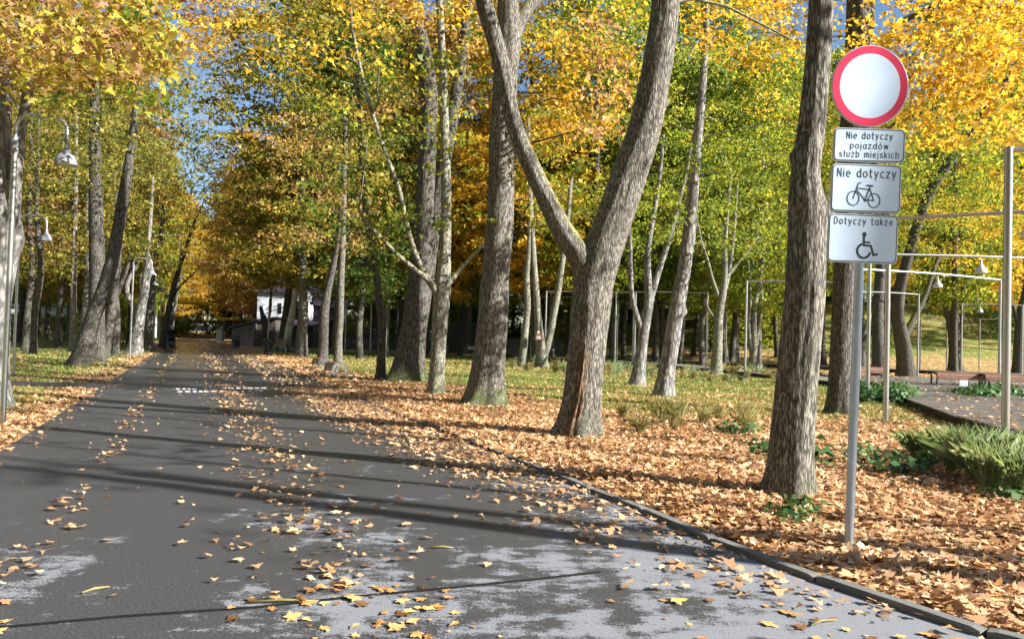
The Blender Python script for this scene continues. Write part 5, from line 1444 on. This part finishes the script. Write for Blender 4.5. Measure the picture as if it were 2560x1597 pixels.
# buildings far off
def block(label, x0, x1, Y, h, mat, nw, cat='building'):
    c = (x0 + x1) / 2; root = thing('far_building', label, cat, (c, Y, 0)); w = x1 - x0
    MB().box((0, 4, h / 2), (w, 8, h)).build('wall', mat, root); MB().box((0, 4, h + .15), (w + .6, 8.6, .3)).build('roof', M_GREYF, root)
    for k in range(nw):
        xm = -w / 2 + (k + .5) * w / nw
        wd = MB().box((xm, -.02, h * .55), (w / nw * .55, .08, h * .38)).build('window', M_WDARK, root)
        MB().box((xm, -.07, h * .35), (w / nw * .6, .1, .1)).build('sill', M_FRAME, wd)
block('long pale building seen between trunks far left of the road', -92, -56, 112, 4.2, M_PALE, 12)
block('grey building closing the far end of the road', -72, -58, 160, 3.2, M_GREYF, 5)

# ------------------------------------------------------------------ person with pushchair
def skin_body(name, verts, edges, radii, root_i, mat, parent, sub=2):
    me = bpy.data.meshes.new(name); me.from_pydata(verts, edges, []); o = bpy.data.objects.new(name, me); link(o)
    md = o.modifiers.new('skin', 'SKIN'); md.use_smooth_shade = True
    for i, r in enumerate(radii): me.skin_vertices[0].data[i].radius = (r, r) if not hasattr(r, '__len__') else r
    me.skin_vertices[0].data[root_i].use_root = True
    s = o.modifiers.new('sub', 'SUBSURF'); s.levels = sub; s.render_levels = sub
    dg = bpy.context.evaluated_depsgraph_get(); nm = bpy.data.meshes.new_from_object(o.evaluated_get(dg))
    bpy.data.objects.remove(o); nm.name = name
    mats = mat if isinstance(mat, list) else [mat]
    for m_ in mats: nm.materials.append(m_)
    ob = bpy.data.objects.new(name, nm); link(ob, parent)
    return ob
PY = 55.5
pr_ = ground_at(428, 874); PX = pr_.x * PY / pr_.y
person = thing('person', 'person in dark coat and pale cap pushing a black pushchair', 'person', (PX - .29, PY + .69, .0), radians(22.8))
V_ = [(0, 0, .95), (0, .01, 1.15), (0, .0, 1.38), (0, -.02, 1.50), (0, -.04, 1.60), (0, -.05, 1.68),
      (.10, 0, .90), (.11, -.04, .50), (.11, .06, .09), (.11, -.10, .05), (-.10, 0, .90), (-.11, .10, .50), (-.11, .26, .12), (-.11, .12, .06),
      (.20, 0, 1.42), (.26, -.06, 1.17), (.22, -.30, 1.06), (.21, -.40, 1.06), (-.20, 0, 1.42), (-.26, -.06, 1.17), (-.22, -.30, 1.06), (-.21, -.40, 1.06)]
E_ = [(0, 1), (1, 2), (2, 3), (3, 4), (4, 5), (0, 6), (6, 7), (7, 8), (8, 9), (0, 10), (10, 11), (11, 12), (12, 13), (2, 14), (14, 15), (15, 16), (16, 17), (2, 18), (18, 19), (19, 20), (20, 21)]
RR = [(.17, .12), (.16, .11), (.18, .11), .065, .095, .085, .095, .065, .05, .04, .095, .065, .05, .04, .075, .055, .04, .035, .075, .055, .04, .035]
bd = skin_body('body', V_, E_, RR, 0, [M_CLOTH, M_JEANS, M_SKIN], person)
for p in bd.data.polygons:
    z = p.center.z
    p.material_index = 1 if z < .86 else 2 if (z > 1.515 or (p.center.y < -.35 and z < 1.2)) else 0
MB().lathe([(.175, .72), (.19, .78), (.185, 1.0), (.165, 1.15), (.19, 1.36), (.12, 1.47)], 14).build('coat', M_CLOTH, person, smooth='auto')
MB().lathe([(.105, 1.655), (.112, 1.70), (.10, 1.76), (.06, 1.80), (.01, 1.81)], 14, (0, -.045, 0)).box((0, -.17, 1.675), (.15, .11, .015)).build('cap', M_HAT, person, smooth='auto')
MB().lathe([(.06, 1.52), (.10, 1.56), (.108, 1.66)], 12, (0, .0, 0)).build('hair', M_HAIR, person, smooth='auto')
for s in (-1, 1): MB().lathe([(.001, -.012), (.012, 0), (.001, .012)], 8, (s * .035, -.135, 1.645)).build('eye', M_BLACK, person)
push = thing('pushchair', 'black pushchair with quilted hood pushed along the road edge', 'pushchair', (PX + .0, PY, 0), radians(22.8))
for sx_, sy_, r_ in ((-.27, -.35, .10), (.27, -.35, .10), (-.29, .30, .14), (.29, .30, .14)):
    w = MB().tube([(sx_ - .025, sy_, r_), (sx_ + .025, sy_, r_)], r_, 16).build('wheel', M_TYRE, push, smooth='auto')
    MB().tube([(sx_ - .03, sy_, r_), (sx_ + .03, sy_, r_)], r_ * .55, 10).build('rim', M_BENCHM, w, smooth='auto')
f = MB()
for s in (-1, 1):
    f.tube([(s * .27, -.35, .10), (s * .25, .0, .45), (s * .24, .45, .98), (s * .22, .55, 1.03)], .014, 8); f.tube([(s * .29, .30, .14), (s * .25, .0, .45)], .014, 8)
f.tube([(-.22, .55, 1.03), (.22, .55, 1.03)], .02, 8); f.tube([(-.29, .30, .14), (.29, .30, .14)], .012, 8); f.build('frame', M_BLACK, push, smooth='auto')
m = MB(); vs = []; fs = []
sec = [(-.42, .34, .40, .19), (-.38, .36, .62, .22), (-.2, .38, .70, .23), (.05, .40, .72, .23), (.25, .46, .80, .22), (.30, .55, .84, .20)]
for y_, zb, zt, hw in sec: vs += [(-hw, y_, zb), (hw, y_, zb), (hw, y_, zt), (-hw, y_, zt)]
for i in range(5):
    for k in range(4): fs.append((i * 4 + k, i * 4 + (k + 1) % 4, i * 4 + 4 + (k + 1) % 4, i * 4 + 4 + k))
fs += [(3, 2, 1, 0), (20, 21, 22, 23)]; m.add(vs, fs); m.build('seat', M_CLOTH, push, bevel=.03)
m = MB(); pts = []
for k in range(7):
    a = radians(20 + 130 * k / 6); pts.append((.05 - .32 * cos(a) * -1 * 1.0, .68 + .36 * sin(a)))
vs = []; fs = []
for s in (-.24, .24):
    for y_, z_ in pts: vs.append((s, y_ - .05, z_))
for k in range(6): fs.append((k, k + 1, 7 + k + 1, 7 + k))
m.add(vs, fs); hd = m.build('hood', M_CLOTH, push, smooth=True); hd.modifiers.new('t', 'SOLIDIFY').thickness = .02
MB().box((0, -.43, .50), (.40, .03, .30)).build('apron', M_BENCHD, push, bevel=.02)
MB().box((0, .12, .28), (.40, .40, .14)).build('basket', M_CLOTH, push, bevel=.02)

# ------------------------------------------------------------------ fallen leaves
def sample(n, x0, x1, y0, y1, seed):
    r = np.random.default_rng(seed); return r.uniform(x0, x1, n), r.uniform(y0, y1, n), r
def visible(x, y, m=.6): return (y > 2.2) & (np.abs(x) < y * .70 + m)
def in_path(x, y): return (x < left_x(y)) & (np.abs(y - path_y(x)) < 1.0)
def on_deck(x, y): return ((x > np.interp(y, [10, 12.8, 15.7, 20.6, 24.6, 27, 37], [8.2, 8.6, 9.2, 11.1, 13.2, 13.3, 15])) & (y > 10) & (y < 37) & (x < np.interp(y, [10, 17, 24.6, 24.7], [11.8, 13.2, 16.5, 40])))
def litter_layer(name, y0, y1, dens, size, tmpl, seed, x0=-26, x1=26, tilt=.28, zoff=.03):
    n = int((x1 - x0) * (y1 - y0) * dens); x, y, r = sample(n, x0, x1, y0, y1, seed)
    d = litter(x, y); offroad = (x > kerb_x(y) + np.interp(y, [7, 11], [.16, -.02])) | (x < left_x(y) - .02)
    k = visible(x, y) & offroad & (r.random(n) < d ** 1.3) & ~in_path(x, y)
    x, y = x[k], y[k]; n = len(x)
    dk = (x - kerb_x(y)) * .92
    z = terrain(x, y) + r.uniform(.0, zoff, n) + np.interp(y, [6, 11], [.03, .05]) * np.clip(1 - dk / 1.2, 0, 1) * (dk > -.05)
    z = np.where(on_deck(x, y), DZ + .012 + r.uniform(0, .02, n), z)
    kk = ~on_deck(x, y) | (r.random(n) < .12)
    x, y, z = x[kk], y[kk], z[kk]; n = len(x)
    N = np.stack([r.normal(0, tilt, n), r.normal(0, tilt, n), np.ones(n)], -1)
    V = scatter_leaves(np.stack([x, y, z], -1), N, size * r.uniform(.6, 1.3, n), tmpl, .20, seed + 1)
    o = np_mesh(name, V, V.shape[1], M_LITTER); tag(o, kind='stuff')
    tag(o, 'carpet of orange brown fallen maple leaves', 'leaf litter')
litter_layer('leaf_litter', 2.5, 6.0, 470, .105, MAPLE_FINE, 41, 0, 7, .20, .05)
litter_layer('leaf_litter', 6.0, 10.0, 420, .11, MAPLE, 45, -9, 8, .20, .05)
litter_layer('leaf_litter', 10.0, 14.0, 300, .115, MAPLE, 42, -12, 11, .20, .05)
litter_layer('leaf_litter', 14.0, 24.0, 190, .125, MAPLE, 43, -18, 18, .22, .045)
litter_layer('leaf_litter', 24.0, 48.0, 40, .16, OVAL, 44, -30, 30, .3, .04)

# leaves on the asphalt: the largest 300 one by one, the rest as a mass
def lateral(x, y): return (x + 6.26) * .922 + (y - 9.3) * .387
def road_density(x, y, r):
    s = lateral(x, y); n = .5 + .5 * vnoise(x, y, 2.2, 2.0); n2 = .5 + .5 * vnoise(x, y, 5.0, 7.0)
    d = 0.9 + 34 * np.exp(-((s - 1.22) / .13) ** 2) * (n > .35) + 88 * np.exp(-((s - 3.15) / .42) ** 2) * np.clip(n * 1.5 - .1, 0, 1) * n2 * 1.4
    dk = (kerb_x(y) - x) * .92
    edge = np.clip(1.35 - dk / np.interp(y, [3, 7, 9, 15, 40], [.9, 1.0, 1.25, 1.35, 1.2]), 0, 1)
    d += np.interp(y, [3, 5, 7.5, 9.5, 14, 40], [26, 30, 55, 130, 170, 170]) * edge ** 1.3
    d += 14 * np.clip(1 - dk / 2.2, 0, 1) * (n2 > .45)
    d += 16 * np.clip(1 - s / .5, 0, 1)
    return d * 2.3
n = 120000; x, y, r = sample(n, -14, 6, 2.4, 22, 51)
dens0 = n / (20 * 19.6)
k = visible(x, y, .3) & (x > left_x(y) + .03) & (x < kerb_x(y) - .03) & (r.random(n) * dens0 < road_density(x, y, r))
x, y = x[k], y[k]; o_ = np.argsort(x * x + y * y); x, y = x[o_], y[o_]
n = len(x); NI = 300
t = NT('fallen_leaf_single')
oi = t.n('ShaderNodeObjectInfo').outputs['Random']
cc = t.ramp(t.math('ADD', oi, t.math('MULTIPLY', t.math('SUBTRACT', t.noise(t.objco(), 2.2, 3), .5), .5), clamp=True), [(0.0, (.10, .045, .02)), (.3, (.36, .17, .06)), (.55, (.58, .32, .11)), (.8, (.70, .44, .17)), (.94, (.74, .50, .18)), (1.0, (.56, .50, .12))])
t.bsdf(cc, .5, 0, .4)
meshes = []
for i in range(8):
    V = scatter_leaves(np.zeros((1, 3)), np.array([[0, 0, 1.0]]), np.array([1.0]), MAPLE_FINE, .14, 70 + i)[0]
    V[:, 2] -= V[:, 2].min(); me = bpy.data.meshes.new('fallen_leaf'); me.from_pydata([tuple(v) for v in V], [], [tuple(range(len(V)))]); me.materials.append(t.mat); meshes.append(me)
for i in range(min(NI, n)):
    o = bpy.data.objects.new('fallen_leaf', meshes[rnd.randrange(8)]); link(o)
    s = .135 * (.28 + .85 * rnd.random() ** 1.4); o.scale = (s, s * rnd.uniform(.7, 1.1), s * rnd.uniform(.35, 1.0)); o.location = (x[i], y[i], .004 + rnd.uniform(0, .006)); o.rotation_euler = (rnd.gauss(0, .06), rnd.gauss(0, .06), rnd.uniform(0, 6.28))
    s_ = float(lateral(x[i], y[i])); dk = float(kerb_x(y[i]) - x[i])
    w = ('along the kerb', 'kerbside') if dk < 1.3 else ('in the drift down the road middle', 'road middle') if 2.2 < s_ < 4.0 else ('near the left road edge', 'left wheel line') if s_ < 1.7 else ('scattered on the open road', 'open road')
    tag(o, 'dry orange brown maple leaf on damp asphalt ' + w[0], 'leaf', 'single fallen leaves, ' + w[1])
if n > NI:
    xx, yy = x[NI:], y[NI:]; m_ = len(xx)
    N = np.stack([r.normal(0, .2, m_), r.normal(0, .2, m_), np.ones(m_)], -1)
    V = scatter_leaves(np.stack([xx, yy, .014 + r.uniform(0, .02, m_)], -1), N, .125 * (.3 + .8 * r.random(m_) ** 1.4), MAPLE, .14, 77)
    o = np_mesh('road_leaf_litter', V, V.shape[1], M_LITTER); tag(o, 'drifts of fallen leaves farther along the road', 'leaf litter', kind='stuff')
n = 26000; x, y, r = sample(n, -34, -2, 22, 62, 52)
k = (x > left_x(y) + .1) & (x < kerb_x(y)) & (r.random(n) * n / (32 * 40) < road_density(x, y, r) * .16)
x, y = x[k], y[k]; m_ = len(x)
V = scatter_leaves(np.stack([x, y, .012 + r.uniform(0, .02, m_)], -1), np.stack([r.normal(0, .2, m_), r.normal(0, .2, m_), np.ones(m_)], -1), .14 * r.uniform(.6, 1.2, m_), OVAL, .2, 78)
o = np_mesh('road_leaf_litter', V, 4, M_LITTER); tag(o, 'thin scatter of leaves on the distant road', 'leaf litter', kind='stuff')
# bits of twig and stalk
for i, (px_, py_, L, a, lab) in enumerate(((705, 1508, .42, .15, 'pale green broken stalk on the tarred joint'), (1105, 1372, .17, .1, 'straight straw coloured twig on the open road'), (240, 1478, .16, .9, 'short greenish stalk near the left road edge'), (2060, 1560, .22, .5, 'curved pale twig on the dry asphalt near the kerb'))):
    g = ground_at(px_, py_); d = Vector((cos(a), sin(a), 0)); qv = Vector((-d.y, d.x, 0))
    o = MB().tube([Vector((g.x, g.y, .014)) - d * L / 2, Vector((g.x, g.y, .016)) + qv * .02, Vector((g.x, g.y, .012)) + d * L / 2], [.006, .008, .004], 6).build('twig', M_STRAW, None, smooth=True)
    tag(o, lab, 'twig')

# ------------------------------------------------------------------ grass and plants
def blades(name, n, x0, x1, y0, y1, h, seed, thr=.55, w=.0045):
    x, y, r = sample(n, x0, x1, y0, y1, seed)
    off = (x > kerb_x(y) + .5) | (x < left_x(y) - .1)
    k = visible(x, y) & off & (litter(x, y) < thr + .25 * r.normal(size=n)) & ~in_path(x, y) & ~on_deck(x, y)
    x, y = x[k], y[k]; n = len(x); z = terrain(x, y) - .005
    a = r.uniform(0, 2 * pi, n); hh = h * r.uniform(.5, 1.3, n); ww = w * (1 + y / 14)
    lx, ly = r.normal(0, .4, n) * hh, r.normal(0, .4, n) * hh
    V = np.stack([np.stack([x - np.cos(a) * ww, y - np.sin(a) * ww, z], -1), np.stack([x + np.cos(a) * ww, y + np.sin(a) * ww, z], -1), np.stack([x + lx, y + ly, z + hh], -1)], 1)
    o = np_mesh(name, V, 3, M_BLADE); tag(o, 'short green park grass', 'grass', kind='stuff')
blades('grass', 90000, -20, -5, 10, 26, .07, 91)
blades('grass', 150000, -8, 16, 14, 34, .08, 92, .66)
blades('grass', 80000, -30, 20, 26, 60, .11, 93, .66, .006)
def clump(name, label, x, y, s, mat, n, seed, cat, group, wide=.70):
    root = thing(name, label, cat, (x, y, float(terrain(x, y)) - .01), group=group)
    r = np.random.default_rng(seed); a = r.uniform(0, 2 * pi, n); L = s * r.uniform(.30, 1.30, n); out = r.uniform(.05, wide, n) * r.uniform(.6, 1.5); b0 = .20 * s * np.sqrt(r.random(n)); a0 = r.uniform(0, 2 * pi, n)
    rows = []
    for u in (0, .35, .7, 1.0):
        rad = out * L * (u ** 1.5); z = L * (u - .40 * out * u ** 3.2)
        rows.append(np.stack([b0 * np.cos(a0) + rad * np.cos(a), b0 * np.sin(a0) + rad * np.sin(a), z], -1))
    side = np.stack([-np.sin(a), np.cos(a), np.zeros(n)], -1); w = (.0009 + .00012 * y) * r.uniform(.7, 1.3, n)
    V = np.stack([rows[0] - side * w[:, None], rows[1] - side * w[:, None], rows[2] - side * w[:, None] * .7, rows[3], rows[2] + side * w[:, None] * .7, rows[1] + side * w[:, None], rows[0] + side * w[:, None]], 1)
    np_mesh('blades', V, 7, mat, root)
    return root
spots = [(2290, 1150, .40), (2335, 1168, .5), (2385, 1195, .55), (2440, 1208, .6), (2475, 1238, .55), (2520, 1228, .6), (2555, 1252, .55), (2420, 1165, .5), (2490, 1170, .5), (2560, 1190, .55), (2600, 1230, .6), (2370, 1155, .45), (2460, 1185, .55)]
for i, (px_, py_, s) in enumerate(spots):
    g = ground_at(px_, py_); clump('ornamental_grass', 'feathery green ornamental grass tuft at the foot of the steel post', g.x, g.y, s, M_ORN, 300, 1000 + i, 'ornamental grass', 'green grass tufts by the near steel post')
spots = [(1660, 1066, .5), (1690, 1080, .55), (1640, 1050, .45), (1760, 1066, .42), (1850, 1075, .5), (1870, 1090, .45), (1560, 1052, .35), (1600, 1090, .35), (1795, 1050, .35)]
for i, (px_, py_, s) in enumerate(spots):
    g = ground_at(px_, py_); clump('ornamental_grass', 'small straw tinted grass tuft between forked maple and sign side maple', g.x, g.y, s, M_STRAW, 110, 1100 + i, 'ornamental grass', 'straw grass tufts behind the forked maple')
qg = random.Random(5)
for i in range(46):
    px_ = qg.uniform(1280, 2000); t_ = (px_ - 1280) / 720
    py_ = 915 + 40 * t_ + qg.uniform(-8, 16)
    g = ground_at(px_, py_); clump('ornamental_grass', 'pale wispy grass tuft along the long dark boardwalk', g.x, g.y, qg.uniform(.4, .75), M_STRAW if qg.random() < .6 else M_ORN, 90, 1200 + i, 'ornamental grass', 'pale grass tufts along the boardwalk')
def herb(label, x, y, s, seed, group, n=46):
    root = thing('leafy_plant', label, 'plant', (x, y, float(terrain(x, y))), group=group)
    r = np.random.default_rng(seed); C = np.stack([r.normal(0, .16 * s, n), r.normal(0, .16 * s, n), np.abs(r.normal(.10, .06, n)) * s + .03], -1)
    N = np.stack([C[:, 0] * 3 / s, C[:, 1] * 3 / s, np.full(n, .8)], -1) + r.normal(0, .3, (n, 3))
    V = scatter_leaves(C, N, min(.085 * s, .11) * r.uniform(.7, 1.3, n), OVAL * np.array([1.5, 1.2]), .2, seed); np_mesh('leaves', V, 4, M_HERB, root)
    st = MB()
    for k in range(8): st.tube([(0, 0, -.02), tuple(C[k])], [.006, .003], 4, caps=False)
    st.build('stems', M_HERB, root)
spots = [(2045, 1160, 1.2), (2155, 1170, 1.0), (2245, 1195, 1.1), (1905, 1145, .9), (1860, 1095, .9), (1815, 1092, .8), (2300, 1180, 1.0), (1985, 1295, .7), (1985, 1320, .6), (2530, 1262, .8)]
for i, (px_, py_, s) in enumerate(spots):
    g = ground_at(px_, py_); herb('low dark green leafy plant among the leaves near the sign pole', g.x, g.y, s * 1.1, 1300 + i, 'low leafy plants near the sign')
for i in range(26):
    px_ = qg.uniform(2130, 2290) if i < 15 else qg.uniform(2410, 2560); py_ = qg.uniform(985, 1022) if i < 15 else qg.uniform(992, 1012)
    g = ground_at(px_, py_); herb('dense dark green ground cover plant beside the boardwalk', g.x, g.y, 1.7, 1400 + i, 'ground cover plants beside the boardwalk', 190)
